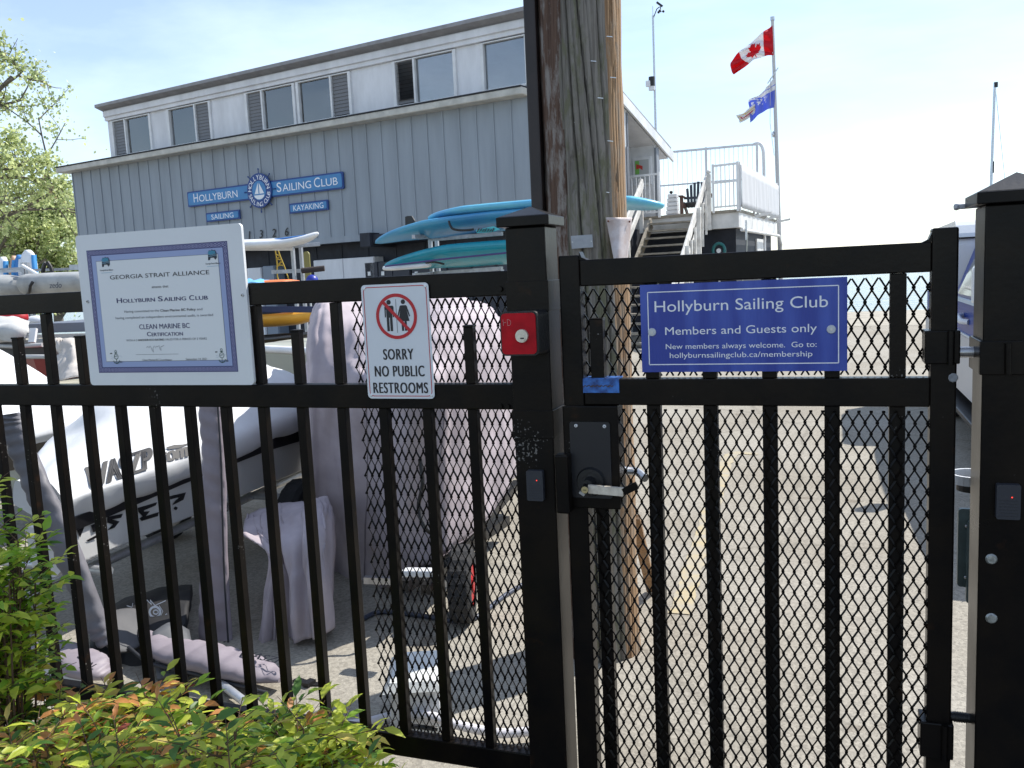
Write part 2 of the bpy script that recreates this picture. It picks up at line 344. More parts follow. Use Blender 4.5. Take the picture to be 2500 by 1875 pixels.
def thin_glass(name, tint, refl):
    M = bpy.data.materials.new(name); MATS[name] = M; M.use_nodes = True; t = M.node_tree; N = t.nodes.new; K = t.links.new; t.nodes.remove(t.nodes['Principled BSDF'])
    tr = N('ShaderNodeBsdfTransparent'); tr.inputs['Color'].default_value = (*tint, 1); gl = N('ShaderNodeBsdfGlossy'); gl.inputs['Roughness'].default_value = .04
    fr = N('ShaderNodeFresnel'); fr.inputs['IOR'].default_value = 1.5; ad = N('ShaderNodeMath'); ad.operation = 'ADD'; ad.inputs[1].default_value = refl; K(fr.outputs[0], ad.inputs[0])
    tcn = N('ShaderNodeTexCoord'); nn = N('ShaderNodeTexNoise'); nn.inputs['Scale'].default_value = .8; b = N('ShaderNodeBump'); b.inputs['Strength'].default_value = .12; b.inputs['Distance'].default_value = .05; K(tcn.outputs['Object'], nn.inputs['Vector']); K(nn.outputs['Fac'], b.inputs['Height']); K(b.outputs['Normal'], gl.inputs['Normal'])
    mx_ = N('ShaderNodeMixShader'); K(ad.outputs[0], mx_.inputs[0]); K(tr.outputs[0], mx_.inputs[1]); K(gl.outputs[0], mx_.inputs[2]); K(mx_.outputs[0], t.nodes['Material Output'].inputs['Surface'])
    return M
M_pane = thin_glass('clear_pane', (.80,.83,.86), .15)
M_louv = mat('louvre_glass', (.17,.17,.175), .35, spec=.4)
M_dark = mat('dark_room', (.04,.04,.043), .8)
UL, UR, ZB, ZS, ZT = -14.71, .42, 2.46, 4.93, 6.56
DEP = 6.3
ROOFK = None
bld = thing('clubhouse', bp(-7, 0), 'two storey grey clubhouse with white clerestory windows above vertical grey boards', 'building')
mb = MB(); bbox(mb, UL, .02, 0, 3.9, ZB, ZS)
mb.build('siding_wall', M_side, bld)
mb = MB(); k = 0
while True:                                    # battens / board joints
    u = UL+.03+k*.4075
    if u > .0: break
    bbox(mb, u-.016, u+.016, -.022, 0, ZB+.12, ZS-.001); k += 1
bbox(mb, UL-.01, .03, -.018, -.0005, ZB-.02, ZB+.118)
mb.build('batten', M_side, bld)
mb = MB(); bbox(mb, UL-.22, .03, -.32, .45, ZS, ZS+.14); mb.build('gutter_fascia', M_trim, bld, bevel=.02)
mb = MB(); bbox(mb, UL-.24, .02, -.34, .20, ZS+.143, ZS+.165); mb.build('shingle_edge', mat('dark_shingle', (.03,.032,.04), .9, bump=.5, bscale=30), bld)
# upper storey
mb = MB()
ua = -13.16
wins = [(-12.93, -12.40, 0), (-10.64, -9.64, 1), (-7.81, -7.29, 0), (-6.13, -5.13, 1), (-3.33, -2.81, 0), (-1.107, -.107, 1)]
WW, Z0, Z1 = 1.54, 5.22, 6.135
edges = [ua]
for w in wins: edges += [w[0], w[0]+WW]
edges.append(UR+.03)
for i in range(0, len(edges), 2):
    if edges[i+1]-edges[i] > .01: bbox(mb, edges[i], edges[i+1], .18, .30, ZS+.15, Z1+.02)
bbox(mb, ua, UR+.03, .10, .30, Z1+.02, 6.483)
for w in wins: bbox(mb, w[0], w[0]+WW, .18, .30, ZS+.15, Z0-.05)
mb.build('clerestory_wall', M_panel, bld, bevel=.008)
mb = MB(); bbox(mb, ua, UR, .35, 2.6, ZS+.17, Z0-.04); mb.prism([slope(ua, w, z) for w, z in ((.301, Z0-.041), (.301, 6.26), (2.6, 6.26), (2.6, Z0-.041+.322*2.6))], be*.10); mb.build('floor_slab', M_panel, bld)
mb = MB(); bbox(mb, ua+.11, UR-.01, 2.61, 2.70, 4.95, 5.43); mb.build('room_back_wall', mat('room_grey', (.38,.38,.39), .8), bld)
# roof, sloping down towards the sea
rs = Vector((0, 0, -.245))
mb = MB()
for z0, z1, mi in ((6.485, 6.56, 0),):
    v = [slope(u, w, z) for z in (z0, z1) for w in (-.12, DEP) for u in (ua-.06, UR+.10)]
    mb.add(v, [(0,2,3,1), (4,5,7,6), (0,1,5,4), (2,6,7,3), (0,4,6,2), (1,3,7,5)])
mb.build('roof', M_roof, bld)
mb = MB(); v = [slope(u, w, z) for z in (6.27, 6.398) for w in (.05, DEP-.05) for u in (ua+.02, UR+.02)]
mb.add(v, [(0,2,3,1), (4,5,7,6), (0,1,5,4), (2,6,7,3), (0,4,6,2), (1,3,7,5)]); mb.build('ceiling', M_panel, bld)
for i, (a, mu_, side) in enumerate(wins):
    b = a+WW
    f = MB()
    for (x0, x1, z0, z1) in ((a-.045, a+.03, Z0-.05, Z1), (b-.03, b+.045, Z0-.05, Z1), (a+.03, b-.03, Z0-.05, Z0), (a+.03, b-.03, Z1-.025, Z1), (mu_-.025, mu_+.025, Z0, Z1-.025)):
        bbox(f, x0, x1, .13, .26, z0, z1)
    fo = f.build('window', M_white, bld, bevel=.006)
    big = (mu_, b-.03) if side == 0 else (a+.03, mu_); nar = (a+.03, mu_) if side == 0 else (mu_, b-.03)
    g = MB(); bbox(g, big[0]+.02, big[1]-.02, .20, .21, Z0, Z1-.03); g.build('pane', M_pane, fo)
    g = MB(); nl = 11
    for k in range(nl):                        # glass louvres
        z = Z0+.03+(Z1-.06-Z0)*k/nl; h_ = (Z1-.06-Z0)/nl
        v = [bp(nar[0]+.03, z, .17), bp(nar[1]-.03, z, .17), bp(nar[1]-.03, z+h_*1.10, .186), bp(nar[0]+.03, z+h_*1.10, .186)]
        if i == 4 and k > 0: v = [bp(nar[0]+.03, z, .13), bp(nar[1]-.03, z, .13), bp(nar[1]-.03, z+.02, .24), bp(nar[0]+.03, z+.02, .24)]
        g.add(v+[p-bn*.006 for p in v], [(0,1,2,3), (7,6,5,4), (0,4,5,1), (2,6,7,3)])
    g.build('louvre', M_louv, fo)
    if i == 4:
        g = MB(); lp_ = onp(1059, 163, slope(-2.4, 1.0, 6.27), Vector((0,0,1))-bn*-.322); g.disc(lp_-EZ*.03, (0,0,-1), .12, .02, 20); g.build('ceiling_lamp', mat('lamp_ring', (.25,.27,.33), .3), fo)
# ground floor under the overhang
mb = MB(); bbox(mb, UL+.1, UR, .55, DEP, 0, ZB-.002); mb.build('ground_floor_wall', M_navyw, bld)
mb = MB()
for k in range(18): bbox(mb, UL+.4+k*.8, UL+.43+k*.8, .535, .5499, 0, ZB-.05)
mb.build('wall_batten', M_navyw, bld)
# side wall towards the sea, with sloping eave
SP, SN = bp(.42, 0), be
mb = MB(); v = [bp(.42, 0, .3), bp(.42, 0, 3.75), slope(.42, 3.75, 6.27), slope(.42, .3, 6.27)]
mb.prism(v, -be*.12); v = [bp(-3, 0, 5.45), bp(.40, 0, 5.45), slope(.40, 5.45, 6.27), slope(-3, 5.45, 6.27)]; mb.prism(v, -bn*.12); mb.build('side_wall', M_white, bld)
mb = MB(); bbox(mb, .401, .46, 5.43, 5.60, 2.7, 4.45); mb.build('porch_post', mat('grey_trim', (.25,.27,.30), .6), bld)
mb = MB()
for w, z0, z1 in ((3.64, 2.7, 4.30), (3.70, 2.7, 5.05)): bbox(mb, .421, .45, w, w+.05, z0, z1)
mb.build('corner_strip', mat('grey_strip', (.16,.17,.19), .6), bld)
mb = MB(); v = [slope(UR+.06, w, z) for w, z in ((0, 6.27), (DEP+.15, 6.27), (DEP+.15, 6.50), (0, 6.50))]
mb.prism(v, be*.05); mb.build('bargeboard', M_white, bld)
# noticeboard on the side wall
nb = thing('notice_board', bp(-.3, 3.7, 5.4), 'framed notice board with a green and red map on the white side wall', 'notice board')
NP = bp(0, 0, 5.44); nq = lambda x, y: ((onp(x, y, NP, bn)-BO).dot(be), onp(x, y, NP, bn).z)
(u0_, zt_), (u1_, zb_) = nq(1545, 387), nq(1592, 451)
mb = MB(); bbox(mb, u0_, u1_, 5.41, 5.4485, zb_, zt_); mb.build('frame', M_white, nb, bevel=.01)
mb = MB(); bbox(mb, u0_+.06, u1_-.06, 5.405, 5.4095, zb_+.06, zt_-.06); mb.build('sheet', mat('paper', (.44,.46,.46), .7), nb)
ww_ = u1_-u0_; zm = (zb_+zt_)/2
mb = MB(); bbox(mb, u0_+.07, u0_+.07+ww_*.22, 5.401, 5.4045, zm-.06, zt_-.08, 0); v = [bp(u, z, 5.399) for u, z in ((u0_+ww_*.20, zm+.19), (u0_+ww_*.55, zm+.13), (u0_+ww_*.54, zm+.03), (u0_+ww_*.40, zm+.08), (u0_+ww_*.20, zm+.06))]; mb.add(v, [(0,1,2,3,4)], 1)
mb.build('map_print', [mat('map_green', lin(120,180,90), .7), mat('map_red', lin(190,60,50), .7)], nb)
# club signs on the front
M_sblue = mat('sign_blue', lin(62,128,182), .5, var=.1, vscale=5); M_sdk = mat('sign_dark_blue', lin(24,62,128), .5)
def wall_sign(name, u0, u1, z0, z1, label, cat, r=.05):
    t = thing(name, bp((u0+u1)/2, z0, -.03), label, cat)
    a = MB(); pts = rrect(u0, u1, z0, z1, r*.6); a.prism([bp(p[0], p[1], -.03) for p in pts], bn*.035); a.build('edge', M_sdk, t)
    a = MB(); pts = rrect(u0+.035, u1-.035, z0+.035, z1-.035, r); a.prism([bp(p[0], p[1], -.0655) for p in pts], bn*.008); a.build('face', M_sblue, t)
    return t
KB = .9167
def sz(z): return 1.52+(z-1.52)*KB
t = wall_sign('club_sign', -10.84*KB, -5.20*KB, sz(3.80), sz(4.21), 'long blue name board with white lettering and a round sailboat badge', 'sign')
a = MB(); zb = sz(3.92)
letters(a, 'H', bp(-10.58*KB, zb-.01, -.0736), be, EZ, h=.225, w=.16, align='L'); letters(a, 'OLLYBURN', bp(-10.36*KB, zb-.01, -.0736), be, EZ, h=.175, w=1.50*KB, align='L')
letters(a, 'S', bp(-7.42*KB, zb-.01, -.0736), be, EZ, h=.225, w=.145, align='L'); letters(a, 'AILING', bp(-7.22*KB, zb-.01, -.0736), be, EZ, h=.175, w=.98*KB, align='L')
letters(a, 'C', bp(-6.14*KB, zb-.01, -.0736), be, EZ, h=.225, w=.18, align='L'); letters(a, 'LUB', bp(-5.90*KB, zb-.01, -.0736), be, EZ, h=.175, w=.53*KB, align='L')
a.build('lettering', M_whiteink, t)
cen = bp(-8.02*KB, sz(4.0), -.075)
a = MB(); a.prism([cen+be*x+EZ*z for x, z in ringpts(.405, 40, ry=.405)[:-1]], bn*.03, 0); a.build('badge_rim', M_sdk, t)
a = MB(); a.prism([cen+bn*.031+be*x+EZ*z for x, z in ringpts(.225, 36)[:-1]], bn*.004, 0); a.build('badge_centre', M_sblue, t)
a = MB(); oc = cen+bn*.036
flat(a, [(-.02,.185), (-.15,-.075), (-.02,-.075)], oc, be, EZ); flat(a, [(.012,.185), (.012,-.075), (.165,-.075)], oc, be, EZ)
flat(a, [(-.17,-.105), (-.15,-.15), (-.08,-.195), (0,-.205), (.08,-.195), (.15,-.15), (.17,-.105)], oc, be, EZ)
arc_letters(a, 'HOLLYBURN', cen+bn*.0305, be, EZ, .315, .115, R(172), R(14)); arc_letters(a, 'SAILING CLUB', cen+bn*.0305, be, EZ, .315, .105, R(198), R(345), True)
a.build('badge_design', M_whiteink, t)
a = MB()
for k in range(8):
    an = R(90+45*k); dv = be*math.cos(an)+EZ*math.sin(an); a.tube([cen+dv*.40+bn*.01, cen+dv*.49+bn*.01], .010, 6); a.sphere(cen+dv*.50+bn*.01, .020, 8)
a.build('wheel_spoke', M_sdk, t)
t = wall_sign('sailing_sign', -10.16*KB, -8.86*KB, sz(3.345), sz(3.587), 'small blue board reading SAILING under the long club sign', 'sign', .03)
a = MB(); letters(a, 'SAILING', bp(-9.51*KB, sz(3.40), -.0736), be, EZ, h=.125, w=.86*KB); a.build('lettering', M_whiteink, t)
t = wall_sign('kayaking_sign', -7.045*KB, -5.745*KB, sz(3.337), sz(3.587), 'small blue board reading KAYAKING under the long club sign', 'sign', .03)
a = MB(); letters(a, 'KAYAKING', bp(-6.395*KB, sz(3.395), -.0736), be, EZ, h=.13, w=1.02*KB); a.build('lettering', M_whiteink, t)
for ch, u in (('1', -8.605), ('3', -8.171), ('2', -7.702), ('6', -7.253)):
    a = MB(); letters(a, ch, bp(u*KB, sz(2.80), -.026), be, EZ, h=.20, bold=.01, shear=.18)
    a.v += [v-bn*.006 for v in a.v]; nn_ = len(a.v)//2; a.f += [[i+nn_ for i in f][::-1] for f in a.f]; a.m += a.m; a.sm += a.sm
    tag(a.build('house_number', M_ink), 'black house number %s on the grey boards above the white paddle board' % ch, 'house number', 'house numbers on the clubhouse wall')
# ground floor cabinets
FW = bp(0, 0, .55)
def cab(px, label, M=M_panel, name='storage_cabinet', zlow=.1, dep=.35, doors=1):
    P = [onp(x, y, bp(0,0,.2), bn) for x, y in px]
    us = [(p-BO).dot(be) for p in P]; u0, u1 = min(us), max(us); zt = max(p.z for p in P)
    t = thing(name, bp((u0+u1)/2, zlow, .2), label, 'cabinet')
    a = MB(); bbox(a, u0, u1, .222, .20+dep, zlow, zt); a.build('body', M, t, bevel=.01)
    for d in range(doors):
        a = MB(); x0 = u0+(u1-u0)*d/doors; x1 = u0+(u1-u0)*(d+1)/doors
        bbox(a, x0+.012, x1-.012, .2, .2215, zlow+.01, zt-.01); dd = a.build('door', M, t, bevel=.004)
    return t, u0, u1, zt
c1, u0, u1, zt = cab([(764,636), (912,628)], 'wide white two door storage cabinet under the clubhouse overhang', doors=2)
a = MB(); oc = bp(u0+.62*(u1-u0)*.62, zt-.62, .1995); flat(a, [(-.09,-.09), (.09,-.09), (.09,.09), (-.09,.09)], oc, be, EZ); strip(a, ringpts(.06, 20), .018, oc, be, EZ, .002, 1); strip(a, [(-.035,-.04), (-.02,.03), (0,-.01), (.02,.03), (.035,-.04)], .014, oc, be, EZ, .002, 1)
a.build('door_sticker', [mat('sticker_grey', (.45,.45,.46), .5), M_ink], c1)
cab([(602,655), (636,653)], 'small white cupboard left of the yellow rope under the overhang')
cab([(640,650), (668,650)], 'grey blue metal locker beside the small white cupboard', mat('grey_blue_metal', (.20,.24,.30), .5))
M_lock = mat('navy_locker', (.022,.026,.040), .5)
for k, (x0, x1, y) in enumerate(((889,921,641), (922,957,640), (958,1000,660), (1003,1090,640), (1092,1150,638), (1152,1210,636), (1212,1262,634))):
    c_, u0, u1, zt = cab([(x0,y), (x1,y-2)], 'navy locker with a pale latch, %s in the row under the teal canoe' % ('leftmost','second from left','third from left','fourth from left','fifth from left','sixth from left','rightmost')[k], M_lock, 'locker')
    c_['group'] = 'navy lockers under the overhang'
    a = MB(); bbox(a, u0+.10, u0+.18, .18, .1995, zt-.30, zt-.21); a.build('latch', M_alu, c_)
mb = MB(); P1, P2 = onp(881, 572, bp(0,0,-.3), bn), onp(935, 600, bp(0,0,-.3), bn); uu1, uu2 = (P1-BO).dot(be), (P2-BO).dot(be)
bbox(mb, uu1, uu1+.28, -.35, .54, P2.z, P1.z+.02); bbox(mb, uu1+.28, uu1+1.5, -.25, .54, P2.z+.06, P1.z-.02)
tag(mb.build('ventilation_duct', M_navyw, bevel=.01), 'dark navy box duct hung under the edge of the grey boards', 'duct')
# ------------------------------------------------------------------ deck, stairs, railings
M_deckw = mat('deck_white', (.66,.66,.65), .6, var=.15, vscale=3)
M_wood = mat('weathered_wood', (.30,.27,.22), .8, var=.4, vscale=6, stretch=(1,1,6), bump=.2)
M_pwood = mat('painted_wood', (.68,.66,.62), .6, var=.25, vscale=5, bump=.1)
ZD = 2.76
D0, D1, D2, D3 = Vector((-4.62,21.2,0)), Vector((-3.76,20.89,0)), Vector((-1.83,20.37,0)), Vector((-1.34,26.8,0))
D4 = D0+(D3-D2)
up_ = lambda v, z: Vector((v.x, v.y, z))
def inset(k): c = (D0+D2+D3+D4)/4; return [c+(p-c)*k for p in (D0, D2, D3, D4)]
deck = thing('wooden_deck', up_((D0+D2+D3)/3, 0), 'raised white sided deck at the seaward end of the clubhouse', 'deck')
MB().prism([up_(p, ZD-.06) for p in (D0, D2, D3, D4)], (0,0,.06)).build('floor', M_wood, deck)
MB().prism([up_(p, ZD-.40) for p in inset(.985)], (0,0,.338)).build('fascia', M_deckw, deck)
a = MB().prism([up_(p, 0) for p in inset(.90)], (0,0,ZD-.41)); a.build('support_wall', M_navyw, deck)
pw = inset(.90); ee = (pw[2]-pw[1]).normalized(); nn = Vector((ee.y, -ee.x, 0))
a = MB().obox(up_(pw[1]+ee*3.4+nn*.03, 1.75), ee*.55, nn*.02, (0,0,.42)); a.build('white_panel', M_deckw, deck)
a = MB(); a.tube([up_(D2+(D3-D2)*k+nn*.05, ZD-.46) for k in (0, .5, .999)], .04, 8); a.tube([up_(D3+nn*.05, ZD-.46), up_(D3+nn*.1+ee*.12, ZD-.7), up_(D3+nn*.06+ee*.16, ZD-1.0)], .035, 8); a.build('downpipe', M_deckw, deck)
for k in (.33, .6, .93):
    MB().bar(up_(D2+(D3-D2)*k+nn*.02, ZD-.08), up_(D2+(D3-D2)*k+nn*.42, ZD-.02), .04, .06).build('bracket', M_deckw, deck)
def railing(name, P, h, nb, label, zf=ZD, post=.05, bal=.018, mid=None, bottom=.08, posts=None, sheetmat=None, group=None):
    t = thing(name, up_(P[0], zf), label, 'railing', group)
    a = MB()
    for p, q_ in zip(P, P[1:]):
        a.bar(up_(p, zf+h), up_(q_, zf+h), post*.9, post*.9)
    a.build('top_rail', M_white, t)
    a = MB()
    for p, q_ in zip(P, P[1:]):
        a.bar(up_(p, zf+bottom), up_(q_, zf+bottom), post*.7, post*.7)
    a.build('bottom_rail', M_white, t)
    if mid:
        a = MB()
        for p, q_ in zip(P, P[1:]): a.bar(up_(p, zf+mid), up_(q_, zf+mid), post*.7, post*.7)
        a.build('middle_rail', M_white, t)
    for p in (posts or P):
        MB().bar(up_(p, zf-.05), up_(p, zf+h+.04), post, post).build('post', M_white, t)
    for p, q_, n_ in zip(P, P[1:], nb):
        for k in range(1, n_):
            v = p+(q_-p)*k/n_
            MB().bar(up_(v, zf+bottom+.018), up_(v, zf+h-.022), bal, bal).build('baluster', M_white, t)
    if sheetmat:
        a = MB()
        for p, q_ in zip(P, P[1:]):
            o = Vector((.045, 0, 0)); n_ = 10; rows = []
            for z in (bottom-.06, h*.5, h-.03): rows.append([up_(p+(q_-p)*k/n_+o+Vector((.01*math.sin(k*1.9+z*3), 0, 0)), zf+z) for k in range(n_+1)])
            sheet(a, grid(rows, 2, 3))
        a.build('screen_cloth', sheetmat, t, solid=.004)
    return t
lerp = lambda a, b, k: a+(b-a)*k
railing('deck_railing', [lerp(D1, D2, .70), lerp(D1, D2, .985)], 1.0, [6], 'short white railing at the head of the stairs on the right', mid=.62)
railing('deck_railing', [lerp(D2, D3, .012), lerp(D2, D3, .33), lerp(D2, D3, .66), lerp(D2, D3, .995)], 1.0, [9, 9, 9], 'white side railing of the deck hung with pale windbreak cloth', sheetmat=mat('windbreak_cloth', (.66,.67,.69), .8, tr=.35))
railing('deck_railing', [up_(at(1500,440,20.9),0), up_(at(1607,420,20.7),0)], .95, [10], 'white railing of the landing left of the stairs, beside the utility pole')
fr = [up_(at(1610,455,24.6),0), up_(at(1725,440,24.6),0), up_(at(1848,350,24.6),0)]
railing('wind_railing', fr, at(1848,352,24.6).z-ZD, [10, 11], 'tall white railing with thin uprights along the far edge of the deck', mid=at(1725,445,24.6).z-ZD, bal=.012, post=.06)
a = MB(); P = [at(1866,640,25), at(1866,540,25), at(1865,400,25), at(1862,362,25), at(1853,350,25), at(1840,352,25)]
a.tube(crv(P, 4), .045, 8); tag(a.build('bent_pipe', M_white), 'white pipe with a bent top rising at the corner of the deck', 'pipe')
# stairs
sdv = Vector((-.06, -1, 0)).normalized(); sx = Vector((1, -.12, 0)).normalized()
st = thing('staircase', (-4.1, 17, 0), 'wooden stairs with pale board handrails climbing to the deck', 'stairs')
n = 15
for k in range(n):
    z = ZD-.177*(k+1); c = Vector((-3.30, 20.62, 0))+sdv*.27*k
    a = MB().obox(up_(c, z-.02), sx*.575, sdv*.14, (0,0,.02)); a.build('tread', M_wood, st)
for s_ in (-.60, .60):
    a0 = Vector((-3.30, 20.62, 0))+sx*s_; A = up_(a0-sdv*.1, ZD-.16); B = up_(a0+sdv*.27*(n-1), ZD-.177*n)
    a = MB().bar(A, B, .05, .26); a.build('stringer', M_wood, st)
for s_, x0, zt in ((-1, -4.02, 3.52), (1, -2.56, 3.50)):
    A = Vector((x0, 20.55, zt)); sl = (sdv*.27+Vector((0,0,-.177))).normalized(); Lr = 4.9
    hr = MB().bar(A, A+sl*Lr, .05, .20); ho = hr.build('handrail', M_pwood, st, bevel=.008)
    hr = MB().bar(A+Vector((0,0,-.42)), A+sl*Lr+Vector((0,0,-.42)), .04, .16); hr.build('handrail', M_pwood, st, bevel=.008)
    for k in (0.02, 1.5, 3.0, 4.5):
        p = A+sl*k+Vector((.05*s_, 0, 0)); MB().box(p.x-.045, p.x+.045, p.y-.045, p.y+.045, max(0, p.z-1.15), p.z+.10).build('post', M_pwood, st, bevel=.005)
    if s_ > 0: MB().sphere(A+Vector((.05, 0, .14)), .05, 8).build('post_cap', M_pwood, st)
for k in range(5):                            # slatted shadows fall from these pickets
    p = A+sl*(.5+k*.5)+Vector((.055, 0, -.75)); MB().box(p.x-.02, p.x+.02, p.y-.04, p.y+.04, p.z-.25, p.z+.7).build('picket', M_pwood, st)
# hose reel and things below the deck
hr = thing('hose_reel', at(1755,612,20.2), 'teal hose reel beside the foot of the stairs', 'hose reel')
c = at(1755,612,20.2); a = MB(); a.tube([c+EX*.13*math.cos(t)*1.0+EZ*.16*math.sin(t) for t in [i*math.pi/10 for i in range(21)]], .035, 8, caps=False); a.build('hose', mat('teal_hose', lin(20,95,95), .5), hr)
MB().disc(c+Vector((0,.03,0)), (0,-1,0), .05, .06).build('hub', M_steel, hr)
MB().box(c.x-.02, c.x+.02, c.y, c.y+.05, 0, c.z).build('stand', M_steel, hr)
bx_ = thing('dock_winch', at(1822,560,20.5), 'grey bracket and hanging line on the dark wall under the deck', 'winch')
c = at(1822,562,20.6); MB().box(c.x-.02, c.x+.02, c.y-.05, c.y+.02, c.z-.22, c.z+.22).build('bracket', M_steel, bx_)
MB().tube([c+Vector((.03,-.04,-.1)), c+Vector((.0,-.08,-.6)), c+Vector((-.1,-.1,-1.2)), up_(c+Vector((-.15,-.1,0)), 0)], .012, 6).build('line', mat('pale_rope', (.45,.47,.42), .8), bx_)
# adirondack chair and slatted bin on the deck
M_chd = mat('chair_slate', (.055,.062,.075), .6, var=.2); M_chb = mat('chair_brown', (.11,.055,.04), .6, var=.3)
o = up_(at(1700,500,23.2), ZD); ch = thing('garden_chair', o, 'dark slatted adirondack chair with a red brown arm on the deck', 'chair')
def L3(x, y, z): return o+Vector((x, y, z))
for k in range(7):
    x = (k-3)*.085; top = .98-.018*(k-3)**2; p0, p1 = L3(x*.85, .20, .30), L3(x*1.15, .48, top)
    MB().bar(p0, p1, .07, .022, upv=(0,1,0)).build('back_slat', M_chd, ch, bevel=.008)
for k in range(5): MB().obox(L3(0, -.25+.1*k, .40-.02*k), (.29,0,0), (0,.043,0), (0,0,.012)).build('seat_slat', M_chd, ch)
for s_ in (-1, 1):
    MB().obox(L3(.36*s_, -.02, .58), (.07,0,0), (0,.36,0), (0,0,.014)).build('arm', M_chb, ch, bevel=.01)
    MB().bar(L3(.33*s_, -.30, 0), L3(.33*s_, -.30, .565), .09, .03, upv=(0,1,0)).build('leg', M_chb, ch)
    MB().bar(L3(.27*s_, -.30, .36), L3(.27*s_, .60, .02), .03, .14).build('leg', M_chb, ch)
MB().bar(L3(-.36, .33, .56), L3(.36, .33, .56), .03, .06).build('crossbar', M_chd, ch)
o = up_(at(1641,500,22.4), ZD); bn_ = thing('slatted_bin', o, 'white slatted bin with a black knob on the deck by the landing', 'bin')
for k in range(6): MB().box(o.x-.15+.012*k, o.x+.17-.006*k, o.y-.15, o.y+.15, ZD+.10*k+.004, ZD+.10*k+.094).build('slat', M_white, bn_, bevel=.01)
MB().sphere((o.x, o.y-.1, ZD+.64), .045, 8).build('knob', M_black2, bn_)
# ------------------------------------------------------------------ weather mast, flagpole, flags
w = thing('weather_mast', up_(at(1604,400,22.3), 2.8), 'thin grey mast with wind cups and a rain gauge by the clubhouse eave', 'weather station')
A, B = at(1606,520,22.3), at(1594,38,22.3)
MB().tube([A, lerp(A,B,.5), B], [.035,.030,.024], 8).build('pole', M_steel, w)
MB().tube([B, B+Vector((0,0,.22))], .008, 6).build('lightning_tip', M_steel, w)
a = MB(); a.tube([B+Vector((0,0,-.08)), B+Vector((.1,0,.14)), B+Vector((.17,0,.18))], .012, 6); a.bar(B+Vector((.10,0,.30)), B+Vector((.24,0,.18)), .02, .05); a.build('vane', M_black2, w)
a = MB()
for k in range(3): t = k*2.1+.4; c = B+Vector((.19+.07*math.cos(t), .07*math.sin(t), .07)); a.sphere(c, .032, 8); a.bar(B+Vector((.19,0,.07)), c, .01, .01)
a.bar(B+Vector((.19,0,.05)), B+Vector((.19,0,.19)), .02, .02); a.build('wind_cups', M_black2, w)
c = at(1591,200,22.2)
a = MB(); a.disc(c+Vector((0,0,-.10)), (0,0,1), .075, .22, 16); a.build('rain_gauge', M_black2, w)
a = MB(); a.box(c.x-.13, c.x-.02, c.y-.12, c.y-.03, c.z-.12, c.z+.02); a.disc(c+Vector((0,0,-.20)), (0,0,1), .08, .09, 14); a.build('sensor_box', M_white, w, bevel=.01)
a = MB(); cc = at(1611,340,22.2); a.sphere(cc, .05, 8); a.bar(cc, cc+Vector((-.1,0,-.12)), .03, .03); a.build('floodlight', M_black2, w)
fp = thing('flagpole', up_(at(1899,455,27.0), 0), 'tall pale flagpole behind the deck with two flags', 'flagpole')
A, B = up_(at(1899,455,27.0), 0), at(1886,50,27.0)
A = B+(at(1899,455,27.0)-B)*((B.z)/(B.z-at(1899,455,27.0).z))
MB().tube([A, lerp(A,B,.5), B], [.07,.06,.045], 10).build('pole', mat('pole_grey', (.50,.50,.50), .5), fp)
MB().disc(B, (0,0,1), .06, .10, 10).build('cap', M_steel, fp)
MB().tube([at(1881,190,26.9), at(1880,300,26.95), at(1890,380,26.95)], .008, 5).build('halyard', mat('halyard', (.5,.5,.5), .7), fp)
a = MB(); c0 = at(1890,175,26.98); a.bar(at(1874,204,26.95), at(1900,165,26.95), .03, .03); a.build('gaff', M_steel, fp)
a = MB(); a.sphere(at(1888,328,26.95), .06, 8, sc=(.6,.6,1.6)); a.build('cleat', M_steel, fp)
LEAF = [(0,1.0),(.10,.81),(.19,.86),(.13,.56),(.27,.70),(.31,.62),(.45,.64),(.40,.50),(.47,.45),(.24,.26),(.27,.17),(.03,.21),(.035,0)]
LEAF = LEAF+[(-x, y) for x, y in LEAF[::-1]]
def inpoly(x, y, P):
    c = False; j = len(P)-1
    for i in range(len(P)):
        if (P[i][1] > y) != (P[j][1] > y) and x < (P[j][0]-P[i][0])*(y-P[i][1])/(P[j][1]-P[i][1])+P[i][0]: c = not c
        j = i
    return c
M_fr = mat('flag_red', lin(196,24,40), .7, tr=.35); M_fw = mat('flag_white', (.74,.74,.77), .7, tr=.3)
def wav(rows, amp, f):
    return [[p+Vector((0, amp*math.sin(i*f+j*.25)*min(1, i/8), 0)) for i, p in enumerate(r)] for j, r in enumerate(rows)]
pts = [[(1886,62),(1868,74),(1848,92),(1822,112),(1800,132),(1783,152)],
       [(1887,86),(1868,97),(1848,108),(1826,127),(1806,148),(1784,166)],
       [(1888,110),(1869,119),(1852,126),(1834,138),(1816,154),(1788,178)],
       [(1889,134),(1871,137),(1856,140),(1840,147),(1824,158),(1793,182)]]
rows = wav(grid([[at(x, y, 26.95-.03*i) for i, (x, y) in enumerate(r)] for r in pts], 18, 20), .06, .16)
NV, NU = len(rows)-1, len(rows[0])-1
a = MB(); sheet(a, rows)
for i in range(len(a.f)):
    j, k = divmod(i, NU); s_, t_ = (k+.5)/NU, 1-(j+.5)/NV
    lx, ly = (s_-.5)*2/.80, (t_-.11)/.80
    a.m[i] = 0 if (s_ < .25 or s_ > .75 or inpoly(lx, ly, LEAF)) else 1
tag(a.build('national_flag', [M_fr, M_fw], solid=.006), 'red and white maple leaf flag flying at the top of the flagpole', 'flag')
M_fb = mat('flag_blue', lin(108,126,206), .7, tr=.35); M_fg = mat('flag_gold', lin(222,200,140), .7, tr=.35)
fb = thing('provincial_flag', at(1893,186,26.95), 'tattered blue and white flag with gold shreds below the maple leaf flag', 'flag')
